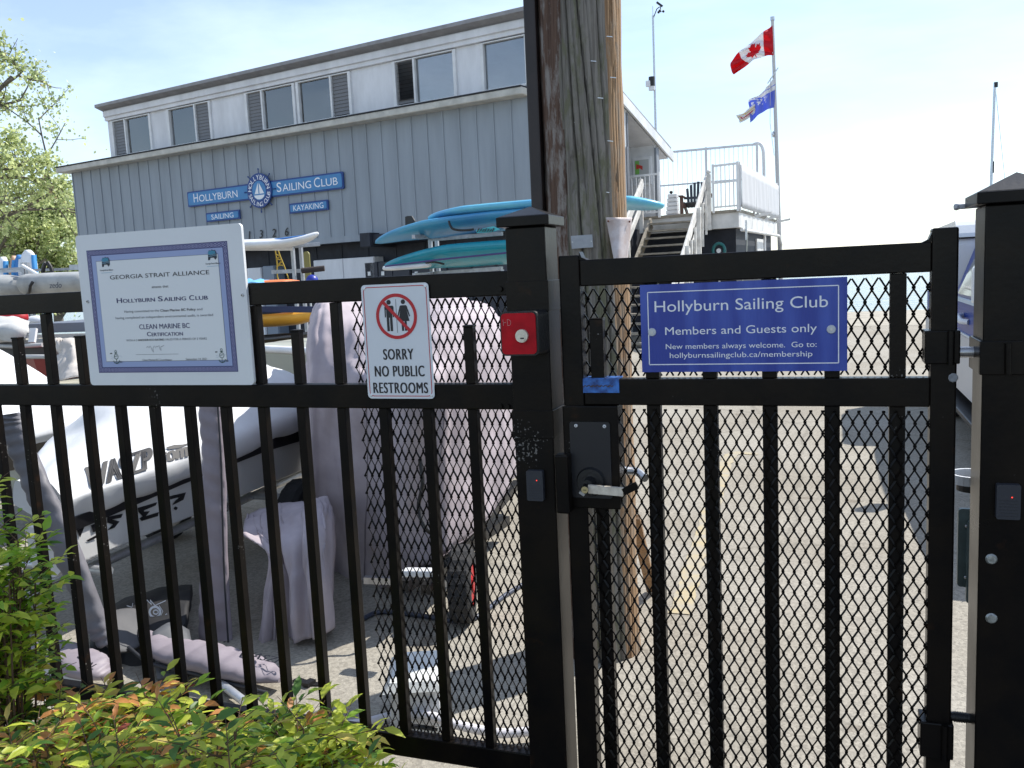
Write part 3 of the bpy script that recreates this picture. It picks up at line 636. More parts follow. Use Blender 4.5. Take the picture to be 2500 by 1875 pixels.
pts = [[(1893,183),(1884,198),(1874,210),(1866,220)],[(1893,205),(1880,214),(1868,222),(1850,236)],[(1892,222),(1878,228),(1862,238),(1828,244)],[(1892,245),(1874,254),(1856,262),(1830,268)],[(1890,262),(1868,270),(1848,284),(1832,300)]]
rows = wav(grid([[at(x, y, 26.95-.03*i) for i, (x, y) in enumerate(r)] for r in pts], 10, 8), .05, .5)
a = MB(); sheet(a, rows); NU = len(rows[0])-1
for i in range(len(a.f)):
    j, k = divmod(i, NU)
    a.m[i] = 1 if j < 15 and not (7 < j < 9) else 0
    if 15 <= j < 22 and k > 12 and noise.noise(Vector((j*.6, k*.4, 2))) > .12: a.m[i] = 1
a.build('cloth', [M_fb, M_fw, M_fg], fb, solid=.006)
a = MB()
for k in range(9):
    y0 = 258+k*2.4; x0 = 1838-k*.4+(k % 3)
    P = [at(1846-k*.6, 250+k*2.6, 26.85), at(x0-12, y0+8, 26.8+.02*k), at(1815-k*1.2, y0+18, 26.85), at(1797+k*1.1, 281+k*1.4, 26.8+.01*k)]
    q = crv(P, 5); a.add([p for p in q]+[p+Vector((.02,.01,-.055)) for p in q], [(i, i+1, len(q)+i+1, len(q)+i) for i in range(len(q)-1)], (1, 0, 1, 1, 2, 1, 0, 1, 1)[k])
a.build('shreds', [M_fg, M_fw, M_fr], fb, solid=.006)
# ------------------------------------------------------------------ moored sailboat
Yb = 62; o = up_(at(2420,560,Yb), -.25); sb = thing('sailboat', o, 'distant moored sailboat, only its bare mast shows above the right gate post', 'sailboat')
rings = []
for y, b, z in ((-3.6,.05,1.0), (-2.4,.75,.95), (0,1.2,.85), (2.2,1.1,.85), (3.4,.85,.9)):
    rings.append([o+Vector((y*.6-b*.8, y*.8+b*.6, z)), o+Vector((y*.6-b*.5, y*.8+b*.35, .15)), o+Vector((y*.6, y*.8, -.15)), o+Vector((y*.6+b*.5, y*.8-b*.35, .15)), o+Vector((y*.6+b*.8, y*.8-b*.6, z))])
MB().loft(rings).build('hull', M_white, sb); MB().obox(o+Vector((.3,.5,1.2)), (.7,.9,0), (-.5,.4,0), (0,0,.28)).build('cabin', M_white, sb, bevel=.1)
T, Bm = at(2429,203,Yb), at(2419,470,Yb); d = Bm-T; A = T+d*((T.z-.6)/(T.z-Bm.z))
MB().tube([A, T], [.10,.075], 8).build('mast', M_alu, sb)
a = MB(); a.disc(T+Vector((.05,0,-.25)), (0,0,1), .12, .3, 6); a.disc(lerp(T,Bm,.82)+Vector((.06,0,0)), (0,0,1), .08, .7, 6); a.build('mast_fitting', M_black2, sb)
MB().tube([T, o+Vector((1.8,2.9,.9))], .018, 5).build('stay', M_steel, sb)
MB().tube([A+Vector((0,0,1.2)), A+Vector((1.6,2.0,1.2))], .06, 8).build('boom', M_alu, sb)
# ------------------------------------------------------------------ black steel fence
FY = 2.06                                     # street face of the rails
def expanded(x0, x1, z0, z1, Y, swd, lwd, sw=.0033, th=.0022):
    a = MB(); n = int(round((x1-x0)/(swd/2))); h2 = lwd/2; nb = int((z1-z0)/h2)+2; bl_ = lwd*.05; rr = random.Random(int(x0*100)+5)
    for k in range(n+1):
        xc = x0+k*swd/2; full = []
        for j in range(nb):                    # a strand zigzags up, touching its neighbours at short bonds
            s_ = 1 if (j+k) % 2 else -1; x = xc+s_*swd/4; z = z0+j*h2-lwd*.2
            full += [(x, z-bl_), (x, z+bl_)]
        for i, (p, q) in enumerate(zip(full, full[1:])):
            if q[1] <= z0 or p[1] >= z1: continue
            if q[1] > z1: f = (z1-p[1])/(q[1]-p[1]); q = (p[0]+(q[0]-p[0])*f, z1)
            if p[1] < z0: f = (z0-p[1])/(q[1]-p[1]); p = (p[0]+(q[0]-p[0])*f, z0)
            bond = abs(p[0]-q[0]) < 1e-9; w = sw*(1.0 if bond else .5); d = Vector((q[0]-p[0], q[1]-p[1])); l_ = d.length
            if l_ < 1e-7: continue
            nn = Vector((d.y, -d.x))/l_*w; tw = .0012 if (i % 4) < 2 else -.0012; v = []
            for yy in (Y, Y+th):
                v += [(p[0]-nn.x, yy-tw, p[1]-nn.y), (p[0]+nn.x, yy+tw, p[1]+nn.y), (q[0]+nn.x, yy+tw, q[1]+nn.y), (q[0]-nn.x, yy-tw, q[1]-nn.y)]
            a.add(v, [(0,1,2,3), (7,6,5,4), (0,4,5,1), (1,5,6,2), (2,6,7,3), (3,7,4,0)])
    return a
def zrow(k): return 1.52+k*FY
fence = thing('metal_fence', (-2.4, FY+.02, 0), 'black steel picket fence left of the gate carrying the certificate', 'fence')
XL, XR = -4.6, -.7385
for z0, z1 in ((1.4706, 1.5332), (1.181, 1.247), (.181, .245)):
    MB().box(XL, XR, FY, FY+.038, z0, z1).build('rail', M_black, fence, bevel=.003)
k = 0
while True:
    x = -.88-.1300*k
    if x < XL: break
    tall = (k % 2 == 1)
    a = MB(); a.box(x, x+.0254, FY+.006, FY+.0314, .2455, 1.1805)
    zt = 1.470 if tall else 1.393
    a.box(x, x+.0254, FY+.006, FY+.0314, 1.2475, zt)
    if not tall: a.box(x-.0015, x+.0269, FY+.0045, FY+.0329, zt+.0002, zt+.006)
    a.build('picket', M_black, fence, bevel=.0015); k += 1
for x in (-3.2, -4.5):
    MB().box(x, x+.05, FY+.039, FY+.089, 0, 1.55).build('post', M_black, fence, bevel=.003)
a = expanded(-1.205, -.745, .246, 1.180, FY+.033, .0215, .050)
a.build('mesh_panel', M_black, fence, recalc=False)
a = expanded(-1.21, -.745, 1.248, 1.469, FY+.033, .0222, .052)
a.build('mesh_panel', M_black, fence, recalc=False)
# ------------------------------------------------------------------ gate posts
def gate_post(x0, w, y0, ztop, label, over, rise):
    t = thing('gate_post', (x0+w/2, y0+w/2, 0), label, 'gate post')
    MB().box(x0, x0+w, y0, y0+w, 0, ztop-.001).build('post', M_black, t, bevel=.004)
    a = MB(); X0, X1, Y0, Y1 = x0-over, x0+w+over, y0-over, y0+w+over
    a.box(X0, X1, Y0, Y1, ztop, ztop+.024)
    c = Vector(((X0+X1)/2, (Y0+Y1)/2, ztop+.024+rise)); v = [(X0+.003,Y0+.003,ztop+.0245), (X1-.003,Y0+.003,ztop+.0245), (X1-.003,Y1-.003,ztop+.0245), (X0+.003,Y1-.003,ztop+.0245), c]
    a.add(v, [(0,1,4), (1,2,4), (2,3,4), (3,0,4), (3,2,1,0)])
    a.build('cap', M_black, t, bevel=.002)
    return t
p1 = gate_post(-.7395, .102, 2.028, 1.637, 'square black latch post with pyramid cap between fence and gate', .016, .026)
for z0, z1 in ((1.43, 1.505), (1.115, 1.185)):
    a = MB(); x0, x1, y0, y1 = -.7425, -.6345, 2.025, 2.133
    for bx in ((x0, x1, y0, 2.0279), (x0, x1, 2.1301, y1), (x0, -.7396, 2.028, 2.130), (-.6374, x1, 2.028, 2.130)): a.box(*bx, z0, z1)
    a.build('collar', M_black, p1, bevel=.001)
for z, x in ((1.458, -.70), (1.458, -.675), (1.16, -.715), (1.16, -.695)):
    MB().disc((x-.07, FY-.001, z+.03), (0,-1,0), .007, .006, 10).build('bolt', M_black, p1)
p2 = gate_post(.3017, .130, 2.003, 1.618, 'thick black hinge post at the right edge with bright pyramid cap', .018, .040)
for z in (.807, .665): 
    c = at(2421, 1366 if z > .7 else 1511, 2.0); a = MB().disc((c.x, 2.0029, c.z), (0,-1,0), .0115, .004, 18, r2=.0085); a.box(c.x-.005, c.x+.005, 1.9985, 1.9987, c.z-.001, c.z+.001); a.build('bolt', mat('bolt_zinc', (.42,.44,.42), .4, .7, .4, 120), p2)
a = MB()
for z0, z1 in ((1.34, 1.44),):
    x0, x1, y0, y1 = .2955, .440, 1.997, 2.139
    for bx in ((x0, x1, y0, 2.0029), (x0, x1, 2.1331, y1), (x0, .3016, 2.003, 2.133), (.4318, x1, 2.003, 2.133)): a.box(*bx, z0, z1)
zc = at(2440, 892, 2.0).z; a2 = at(2440, 862, 2.0).z
a = MB(); z0, z1 = at(2440,915,2.0).z, at(2440,832,2.0).z
for bx in ((.2955, .440, 1.995, 2.0029), (.2955, .440, 2.1331, 2.141), (.2955, .3016, 2.003, 2.133), (.4318, .440, 2.003, 2.133)): a.box(*bx, z0, z1)
a.build('hinge_collar', M_black, p2, bevel=.002)
a = MB(); a.tube([at(2462,838,1.99), at(2462,914,1.99)], .006, 8); a.build('hinge_barrel', M_black, p2)
z0, z1 = .30, .385
# ------------------------------------------------------------------ gate
gate = thing('metal_gate', (.05, FY+.02, 0), 'black steel gate with diamond mesh and a worn lever lock', 'gate')
GL, GR = -.615, .2616
for z0, z1 in ((1.486, 1.5495), (1.1945, 1.2585), (.115, .175)):
    MB().box(-.563, .2105, FY, FY+.038, z0, z1).build('rail', M_black, gate, bevel=.003)
a = MB().box(GL, -.5632, FY-.004, FY+.044, .08, 1.562); a.build('stile', M_black, gate, bevel=.004)
a = MB().box(.2107, GR, FY-.004, FY+.044, .08, 1.578); a.build('stile', M_black, gate, bevel=.004)
a = MB()
for xs_, s_ in ((-.563, 1), (.2105, -1)):     # weld fillets at the corners
    for z in (1.5497,):
        a.prism([Vector((xs_, FY+.001, z)), Vector((xs_+s_*.018, FY+.001, z)), Vector((xs_+s_*.006, FY+.001, z+.006)), Vector((xs_, FY+.001, z+.020))], (0,.036,0))
a.build('weld', M_black, gate)
for i, x in enumerate((.130, -.0050, -.140, -.275, -.410, -.545)):
    tall = i % 2 == 0
    a = MB().box(x, x+.033, FY+.008, FY+.034, .1755, 1.194)
    zt = 1.4855 if tall else 1.404
    a.box(x, x+.033, FY+.006, FY+.034, 1.259, zt)
    if not tall: a.box(x-.001, x+.034, FY+.005, FY+.035, zt+.0002, zt+.003)
    a.build('picket', M_black, gate, bevel=.0015)
a = expanded(-.561, .208, .177, 1.191, FY+.003, .0254, .0508, sw=.0036); a.build('mesh_panel', M_black, gate, recalc=False)
a = expanded(-.561, .208, 1.262, 1.478, FY+.036, .0282, .058, sw=.0040); a.build('mesh_panel', M_black, gate, recalc=False)
# lock box
bx0, bx1 = at(1377,1100,2.05).x, at(1511,1100,2.05).x; bz0, bz1 = at(1440,1241,2.05).z, at(1440,991,2.05).z
lb = MB().box(bx0, bx1, FY-.012, FY+.05, bz0, bz1).build('lock_box', M_black, gate, bevel=.003)
a = MB(); P = rrect(at(1393,1100,2.046).x, at(1491,1100,2.046).x, bz0+.028, at(1440,1030,2.046).z, .006); a.prism([Vector((x, FY-.0125, z)) for x, z in P], (0,-.003,0)); a.build('lock_plate', mat('black_plate', (.011,.012,.016), .35), lb)
for px, py in ((1406,1039.5), (1475.5,1041)):
    c = at(px, py, FY-.016); a = MB(); a.disc((c.x, FY-.0156, c.z), (0,-1,0), .0046, .0025, 14, 0, .0036); a.disc((c.x, FY-.0182, c.z), (0,-1,0), .0014, .0004, 8, 1); a.build('screw', [mat('screw_white', (.7,.71,.72), .35, .3), M_ink], lb)
lv = at(1430, 1193, 2.0)
rc = at(1442, 1177, FY-.02)
a = MB(); a.disc((rc.x, FY-.0156, rc.z), (0,-1,0), .037, .009, 32, 0, .033); a.disc((rc.x, FY-.0247, rc.z), (0,-1,0), .016, .03, 20, 0, .013); a.build('rose', M_black2, gate)
ly = FY-.062
a = MB(); A = at(1431, 1193, ly); Bq = at(1522, 1201, ly); Cq = at(1556, 1184, ly+.004)
a.tube([A+Vector((-.010,0,0)), A+Vector((-.004,0,0)), A, A+Vector((.006,0,0))], [.006,.0105,.0118,.0115], 16)
a.bar(A+Vector((.002,0,0)), Bq, .009, .0205, 1); a.bar(Bq, Cq, .009, .017, 0)
a.disc(A+Vector((0,-.0121,0)), (0,-1,0), .0085, .002, 18, 2); a.box(A.x-.004, A.x+.004, ly-.0146, ly-.0143, A.z-.0008, A.z+.0008, 0)
a.obox(A+Vector((-.010,0,-.012)), (.006,0,-.004), (0,.004,0), (.002,0,.003), 3)
a.bar(A+Vector((0,.006,.002)), Vector((rc.x, FY-.03, rc.z)), .016, .016, 0)
a.build('lever_handle', [M_black, mat('worn_lever', (.72,.66,.56), .42, .25, .35, 60, col2=(.55,.49,.41)), mat('brass_lock', (.55,.47,.26), .35, .8), mat('scraped_steel', (.4,.4,.41), .4, .6)], gate, bevel=.002)
a = MB(); P = [at(1513,1148,FY+.10), at(1540,1150,FY+.11), at(1556,1152,FY+.11), at(1575,1168,FY+.08)]; a.tube(crv(P, 4), .0105, 8); a.bar(P[0], Vector((P[0].x-.05, FY+.05, P[0].z)), .02, .02); a.build('inner_handle', M_steel, gate)
lg0, lg1 = at(1361,1180,2.03), at(1395,1180,2.03)
MB().box(lg0.x, lg1.x-.002, 2.012, FY-.0125, at(1375,1250,2.03).z, at(1375,1108,2.03).z).build('latch_guard', M_black, gate, bevel=.004)
for py, hh in ((848, .036), (1810, .042)):
    c = at(2300, py, 2.05); z = c.z
    a = MB(); a.box(.198, .2665, FY-.013, FY+.052, z-hh, z+hh); a.tube([Vector((.248, FY-.018, z-hh)), Vector((.248, FY-.018, z+hh))], .007, 10); a.build('hinge', M_black, gate, bevel=.003)
    pz = at(2360, 862 if py < 1000 else 1763, 2.06).z
    a = MB(); a.tube([Vector((.262, FY+.02, pz)), Vector((.302, FY+.02, pz))], .0105, 12)
    for k in range(8): a.tube([Vector((.270+k*.0034, FY+.02, pz)), Vector((.2716+k*.0034, FY+.02, pz))], .0122, 12)
    a.build('hinge_bolt', M_black2 if py > 1000 else M_steel, gate)
a = MB(); c = at(2332, 923, FY-.01); a.disc((c.x-.003, FY-.0042, c.z), (0,-1,0), .010, .0015, 9, 0, .008); a.build('chipped_paint', mat('primer_grey', (.25,.26,.28), .6, var=.3, vscale=60), gate)
# blue plastic tag strapped over the middle rail of the gate
tg = thing('plastic_tag', at(1447, 950, 2.05), 'worn blue plastic strip bent over the middle rail of the gate', 'tag')
x0, x1 = at(1386,950,2.055).x, at(1511,950,2.055).x
MB().box(x0, x1, FY-.0025, FY-.0005, 1.2255, 1.2595).build('front', mat('tag_blue', lin(58,118,196), .5, var=.5, vscale=45, col2=lin(30,62,120)), tg)
MB().box(x0-.012, x1, FY-.0004, FY+.045, 1.2592, 1.2612).build('top', MATS['tag_blue'], tg)
a = MB(); o = Vector((x0, FY-.0026, 1.2255)); flat(a, [(.006,.010), (.030,.010), (.030,.025), (.006,.025)], o, EX, EZ)
for k in range(7): x = .040+k*.0105; strip(a, [(x, .014+.003*(k%2)), (x+.004, .019), (x+.008, .015), (x+.012, .018)], .0022, o, EX, EZ)
a.build('smudge', mat('rust_smudge', (.08,.045,.03), .7), tg)
# ------------------------------------------------------------------ key box, card readers
kb = thing('key_switch', (-.695, 2.0, 1.38), 'red faced key switch in a black housing on the latch post', 'key switch')
A, Bq = at(1219,766,1.965), at(1315,864,1.965)
P = rrect(A.x, Bq.x, Bq.z-.004, A.z+.004, .012); Pb = [((x-(A.x+Bq.x)/2)*.92+(A.x+Bq.x)/2+.012, z) for x, z in P]
n = len(P); a = MB(); a.loft([[Vector((x, 1.966, z)) for x, z in P], [Vector((x, 1.972, z)) for x, z in P], [Vector((x, 2.0275, z)) for x, z in Pb]], True, True, smooth=False); a.build('housing', M_black2, kb, bevel=.002)
P2 = rrect(A.x+.004, Bq.x-.004, Bq.z, A.z, .010); a = MB(); a.prism([Vector((x, 1.9658, z)) for x, z in P2], (0,-.003,0)); a.build('face_plate', mat('red_face', lin(178,10,28), .5, var=.25, vscale=20, bump=.05, spec=.2), kb, bevel=.0008)
c = at(1274.5,820,1.962); a = MB(); a.disc((c.x, 1.9627, c.z), (0,-1,0), .0165, .006, 28, 0, .0155); a.build('lock_cylinder', mat('nickel', (.60,.58,.52), .35, .7, .15, 80), kb)
c = at(1275,826,1.956); a = MB(); a.disc((c.x, 1.9566, c.z), (0,-1,0), .0072, .0015, 20, 0); a.box(c.x-.0045, c.x+.0045, 1.9545, 1.955, c.z-.0016, c.z+.0016, 1); a.build('key_plug', [MATS['nickel'], M_ink], kb)
a = MB(); o = at(1236,788,1.9627); o.y = 1.9627; strip(a, [(-.008,.008), (-.007,-.007)], .0009, o, EX, EZ); strip(a, [(-.008,0), (-.001,.001)], .0009, o, EX, EZ); strip(a, [(.003,.008), (.0035,-.007)], .0009, o, EX, EZ); strip(a, [(.003,.008), (.010,.006), (.012,0), (.010,-.006), (.0035,-.007)], .0009, o, EX, EZ)
a.build('scratched_letters', mat('scratch', (.52,.28,.26), .6), kb)
def reader(px0, py0, px1, py1, Y, label, led):
    A, Bq = at(px0, py0, Y), at(px1, py1, Y); t = thing('card_reader', ((A.x+Bq.x)/2, Y, Bq.z), label, 'card reader', None)
    MB().prism([Vector((x, Y+.0155, z)) for x, z in rrect(A.x, Bq.x, Bq.z, A.z, .004)], (0,-.016,0)).build('body', mat('reader_grey', (.022,.024,.032), .55), t, bevel=.002)
    a = MB()
    for k in range(6): z = Bq.z+.007+k*.0065; a.box(A.x+.004, Bq.x-.004, Y-.0009, Y-.0004, z, z+.0008)
    a.build('grille_line', M_ink, t)
    a = MB(); a.disc(((A.x+Bq.x)/2+.006, Y-.0005, A.z-.024 if not led else A.z-.026), (0,-1,0), .0014, .001, 8)
    lm = mat('red_led', (.5,.02,.02), .4); lm.node_tree.nodes['Principled BSDF'].inputs['Emission Color'].default_value = (1,.05,.03,1); lm.node_tree.nodes['Principled BSDF'].inputs['Emission Strength'].default_value = 1.2
    a.build('indicator_lamp', lm, t)
reader(1284,1149,1327,1224,2.012, 'small dark card reader on the latch post below the red key switch', False)
reader(2434,1183,2491,1270,1.987, 'small dark card reader with a red light on the right hinge post', True)
# grey arm behind the cap of the right post, ring and panel behind it
ar = thing('stop_arm', at(2360,502,2.18), 'pale grey stop arm reaching left behind the cap of the right post', 'arm')
MB().bar(at(2412,499,2.18), at(2340,505,2.18), .012, .0115).build('bar', mat('galvanised', (.42,.43,.46), .5, .5, .2, 40), ar, bevel=.002)
MB().bar(at(2343,504.5,2.18), at(2328,506,2.18), .016, .0155).build('end_cap', MATS['galvanised'], ar, bevel=.005)
rg = thing('ring_bracket', at(2360,1170,2.20), 'white plastic ring bracket fixed behind the right post', 'bracket')
c = at(2375,1166,2.26); a = MB(); ring = []
for k in range(25):
    t = 2*math.pi*k/24; ring.append((c+Vector((.048*math.cos(t), .048*math.sin(t), 0))))
for q in zip(ring, ring[1:]):
    a.bar(q[0], q[1], .006, .022)
a.build('ring', M_white, rg); MB().disc(c+Vector((0,0,-.03)), (0,0,1), .035, .02, 20).build('dark_cup', M_black2, rg)
MB().bar(c+Vector((.04,0,0)), Vector((.35, 2.20, c.z)), .02, .02).build('arm', M_white, rg)
gp = thing('metal_box', at(2360,1350,2.24), 'grey green sheet metal box front fixed behind the right post', 'box')
A, Bq = at(2340,1242,2.24), at(2395,1436,2.24)
M_gg = mat('grey_green_metal', (.13,.18,.18), .45, .3, .2, 20)
MB().prism([Vector((x, 2.24, z)) for x, z in rrect(A.x, A.x+.09, Bq.z, A.z, .008)], (0,.012,0)).build('plate', M_gg, gp)
MB().prism([Vector((x, 2.228, z)) for x, z in rrect(A.x+.018, A.x+.07, Bq.z-.035, A.z-.026, .006)], (0,.0118,0)).build('front_plate', M_gg, gp)
a = MB()
for dz in (.04, .165): a.sphere((A.x+.017, 2.234, A.z-dz), .004, 8)
a.build('bolt_head', M_steel, gp)
# ------------------------------------------------------------------ signs on the fence
def sign_board(t, x0, x1, z0, z1, r, Y, th, m, name='board'):
    return MB().prism([Vector((x, Y, z)) for x, z in rrect(x0, x1, z0, z1, r)], (0, th, 0)).build(name, m, t, bevel=.0007)
M_signw = mat('sign_white', (.68,.70,.73), .42, var=.05, vscale=6)
# certificate
cx0, cx1, cz0, cz1 = -2.117, -1.522, 1.2475, 1.699; CY = 2.050
ct = thing('certificate_sign', ((cx0+cx1)/2, CY, cz0), 'large white certificate board with a blue knotwork border on the fence', 'sign')
sign_board(ct, cx0, cx1, cz0, cz1, .012, CY, .0095, mat('board_white', (.70,.71,.72), .45, var=.04, vscale=6))
# local frame: lower left of the board, metres
w, h = cx1-cx0, cz1-cz0; O = Vector((cx0, CY, cz0))
bl, br_, bb, bt = .038, w-.050, .038, h-.046
a = MB()
flat(a, [(bl,bb), (br_,bb), (br_,bt), (bl,bt)], O, EX, EZ, .0004, 0)
flat(a, [(bl+.017,bb+.017), (br_-.017,bb+.017), (br_-.017,bt-.017), (bl+.017,bt-.017)], O, EX, EZ, .0008, 1)
flat(a, [(bl+.0335,bb+.0335), (br_-.0335,bb+.0335), (br_-.0335,bt-.0335), (bl+.0335,bt-.0335)], O, EX, EZ, .0012, 3)
flat(a, [(bl+.0345,bb+.0345), (br_-.0345,bb+.0345), (br_-.0345,bt-.0345), (bl+.0345,bt-.0345)], O, EX, EZ, .0016, 4)
p = .0128; r_ = .0062
nx, nz_ = int((br_-bl-.017)/p), int((bt-bb-.017)/p)
for k in range(nx+1):
    for y in (bb+.0085, bt-.0085):
        x = bl+.0085+(br_-bl-.017)*k/nx; strip(a, ringpts(r_, 12, cx=x, cy=y), .0011, O, EX, EZ, .0007, 2); strip(a, [(x-.006,y-.0045), (x+.006,y+.0045)], .0012, O, EX, EZ, .00071, 2); strip(a, [(x-.006,y+.0045), (x+.006,y-.0045)], .0012, O, EX, EZ, .00072, 2)
for k in range(1, nz_):
    for x in (bl+.0085, br_-.0085):
        y = bb+.0085+(bt-bb-.017)*k/nz_; strip(a, ringpts(r_, 12, cx=x, cy=y), .0011, O, EX, EZ, .0007, 2); strip(a, [(x-.0045,y-.006), (x+.0045,y+.006)], .0012, O, EX, EZ, .00071, 2); strip(a, [(x+.0045,y-.006), (x-.0045,y+.006)], .0012, O, EX, EZ, .00072, 2)
a.build('knotwork_border', [mat('border_navy', lin(36,36,100), .5), mat('border_pale_blue', lin(150,163,200), .5), mat('border_line', (.34,.34,.50), .5), mat('border_grey', (.06,.07,.09), .5), mat('paper_white', (.72,.73,.735), .5)], ct, recalc=False)
o2 = O+Vector((0,-.0016,0)); mx_ = (bl+br_)/2
def cl(mb, txt, py, hh, ww, bold=0, px=None, **k): letters(mb, txt, o2+EX*(mx_ if px is None else px)+EZ*py, EX, EZ, h=hh, w=ww, bold=bold, lift=.0006, **k)
def cz(px, py): q = at(px, py, CY-.002); return q.x-cx0, q.z-cz0
a = MB()
def line(txt, xl, xr, yb, hh, bold=0, mb=None):   # text between two pixel columns, on a baseline pixel row (left end)
    mb = mb or a
    p0 = at(xl, yb[0], CY-.002); p1 = at(xr, yb[1], CY-.002)
    letters(mb, txt, Vector(((p0.x+p1.x)/2, CY-.0016, (p0.z+p1.z)/2)), EX, EZ, h=hh, w=p1.x-p0.x, bold=bold, lift=.0006)
s_ = 3.16
line('GEORGIA STRAIT ALLIANCE', 850/s_, 1616/s_, (480+638/s_, 480+600/s_), .0125, .004)
line('attests that', 1172/s_, 1300/s_, (480+706/s_, 480+700/s_), .0075)
g = MB(); line('Having committed to the', 960/s_, 1228/s_, (480+895/s_, 480+888/s_), .0072, 0, g); line('and', 1520/s_, 1562/s_, (480+877/s_, 480+876/s_), .0072, 0, g)
line('Clean Marine BC Policy', 1238/s_, 1510/s_, (480+887/s_, 480+879/s_), .0074, .02)
line('having completed an independent environmental audit, is awarded', 893/s_, 1645/s_, (480+944/s_, 480+922/s_), .0072, 0, g)
line('WITH A 3', 975/s_, 1058/s_, (480+1117/s_, 480+1115/s_), .0062, 0, g); line('ANCHOR ECO-RATING', 1066/s_, 1268/s_, (480+1115/s_, 480+1110/s_), .0062, .03); line('VALID FOR A PERIOD OF 3 YEARS', 1275/s_, 1596/s_, (480+1110/s_, 480+1103/s_), .0066, 0, g)
line('Clean Marine BC Coordinator', 1100/s_, 1328/s_, (480+1268/s_, 480+1264/s_), .0062, 0, g); line('September 14, 2021', 1434/s_, 1597/s_, (480+1263/s_, 480+1258/s_), .0064, 0, g)
p0, p1 = cz(1048/s_, 480+1219/s_), cz(1378/s_, 480+1214/s_); strip(g, [p0, p1], .0008, o2, EX, EZ, .0006)
sg = [(1130,1165),(1140,1155),(1150,1168),(1158,1150),(1166,1165),(1176,1190),(1184,1200),(1180,1172),(1190,1150),(1200,1168),(1208,1152),(1216,1160),(1226,1148),(1236,1180),(1244,1188),(1240,1160),(1265,1148)]
strip(g, [cz(x/s_, 480+y/s_) for x, y in sg], .0011, o2, EX, EZ, .0006)
a.build('black_lettering', M_ink, ct, recalc=False); g.build('fine_lettering', mat('grey_ink', (.07,.07,.085), .5), ct, recalc=False)
a = MB()
line('H', 903/s_, 942/s_, (480+821/s_, 480+820/s_), .0150, .02); line('OLLYBURN', 950/s_, 1196/s_, (480+820/s_, 480+808/s_), .0115, .02); line('S', 1222/s_, 1256/s_, (480+808/s_, 480+806/s_), .0150, .02); line('AILING', 1266/s_, 1436/s_, (480+806/s_, 480+800/s_), .0115, .02); line('C', 1462/s_, 1498/s_, (480+800/s_, 480+798/s_), .0150, .02); line('LUB', 1510/s_, 1604/s_, (480+797/s_, 480+794/s_), .0115, .02)
line('CLEAN MARINE BC', 1076/s_, 1464/s_, (480+1022/s_, 480+1014/s_), .0150, .012); line('C', 1136/s_, 1166/s_, (480+1077/s_, 480+1076/s_), .0132, .02); line('ERTIFICATION', 1172/s_, 1412/s_, (480+1076/s_, 480+1072/s_), .0108, .02)
a.build('navy_lettering', mat('deep_navy_ink', lin(34,34,88), .5), ct, recalc=False)
for cx_, cy_ in ((815/s_, 480+505/s_), (1637/s_, 480+450/s_)):     # wave emblem in the upper corners
    x, y = cz(cx_, cy_); a = MB(); k = .0155
    f = lambda P, lift, mi: flat(a, [(x+u*k, y+v*k) for u, v in P], o2, EX, EZ, lift, mi)
    f([(-1,-.9),(-.9,.5),(-.6,.9),(-.3,.75),(0,1.0),(.35,.8),(.7,.9),(.95,.3),(1,-.5),(.6,-.9),(.3,-.5),(-.4,-.5),(-.6,-.9)], .0006, 0)
    f([(-.85,.55),(-.55,.80),(-.3,.66),(0,.88),(.35,.68),(.62,.78),(.8,.25),(.3,.2),(-.3,.05),(-.9,.25)], .0009, 1)
    strip(a, [(x+u*k, y+v*k) for u, v in ((-.9,.2),(-.3,-.05),(.3,.12),(.9,.1))], .0012, o2, EX, EZ, .0012, 2); strip(a, [(x+u*k, y+v*k) for u, v in ((-.9,-.15),(-.3,-.32),(.3,-.1),(.95,-.2))], .0010, o2, EX, EZ, .0012, 2)
    letters(a, 'Georgia Strait Alliance', o2+EX*x+EZ*(y-.0255), EX, EZ, h=.0046, w=.050, bold=.02, mi=0, lift=.0006); strip(a, [(x-.021, y-.0315), (x+.021, y-.0310)], .0010, o2, EX, EZ, .0006, 2)
    a.build('wave_emblem', [mat('emblem_dark', lin(22,34,50), .5), mat('emblem_teal', lin(56,132,160), .5), mat('emblem_pale', lin(130,170,190), .5)], ct, recalc=False)
for cx_, cy_ in ((897/s_, 480+1242/s_), (1712/s_, 480+1232/s_)):   # green anchor emblem in the lower corners
    x, y = cz(cx_, cy_); a = MB()
    S2 = lambda P, wd, mi=0, lift=.0006: strip(a, [(x+u, y+v) for u, v in P], wd, o2, EX, EZ, lift, mi)
    S2(ringpts(.0034, 14, cy=.0185), .0016); S2([(-.0055,.0135), (.0055,.0135)], .0018); S2([(0,.0150), (0,.0115)], .0016)
    S2(ringpts(.0075, 20, cy=.0030), .0017); S2([(-.006,.004), (-.002,.002), (.001,.006), (.004,.003)], .0016)
    S2([(-.0115,-.0095), (-.008,-.0150), (0,-.0180), (.008,-.0150), (.0115,-.0085)], .0027); S2([(0,-.0045), (0,-.0165)], .0017)
    S2([(-.020,.003), (-.012,.001), (-.008,-.003)], .0007, 1); S2([(.008,.004), (.016,.005), (.022,.001)], .0007, 1); S2([(-.020,-.002), (-.012,-.005)], .0007, 1)
    S2([(-.022,.0125), (-.014,.0130)], .0030, 2); S2([(.0125,-.0115), (.021,-.0115)], .0016, 2); S2([(.0125,-.0145), (.021,-.0145)], .0016, 2)
    a.build('anchor_emblem', [mat('anchor_green', lin(14,66,54), .5), mat('emblem_line', (.35,.40,.46), .5), M_ink], ct, recalc=False)
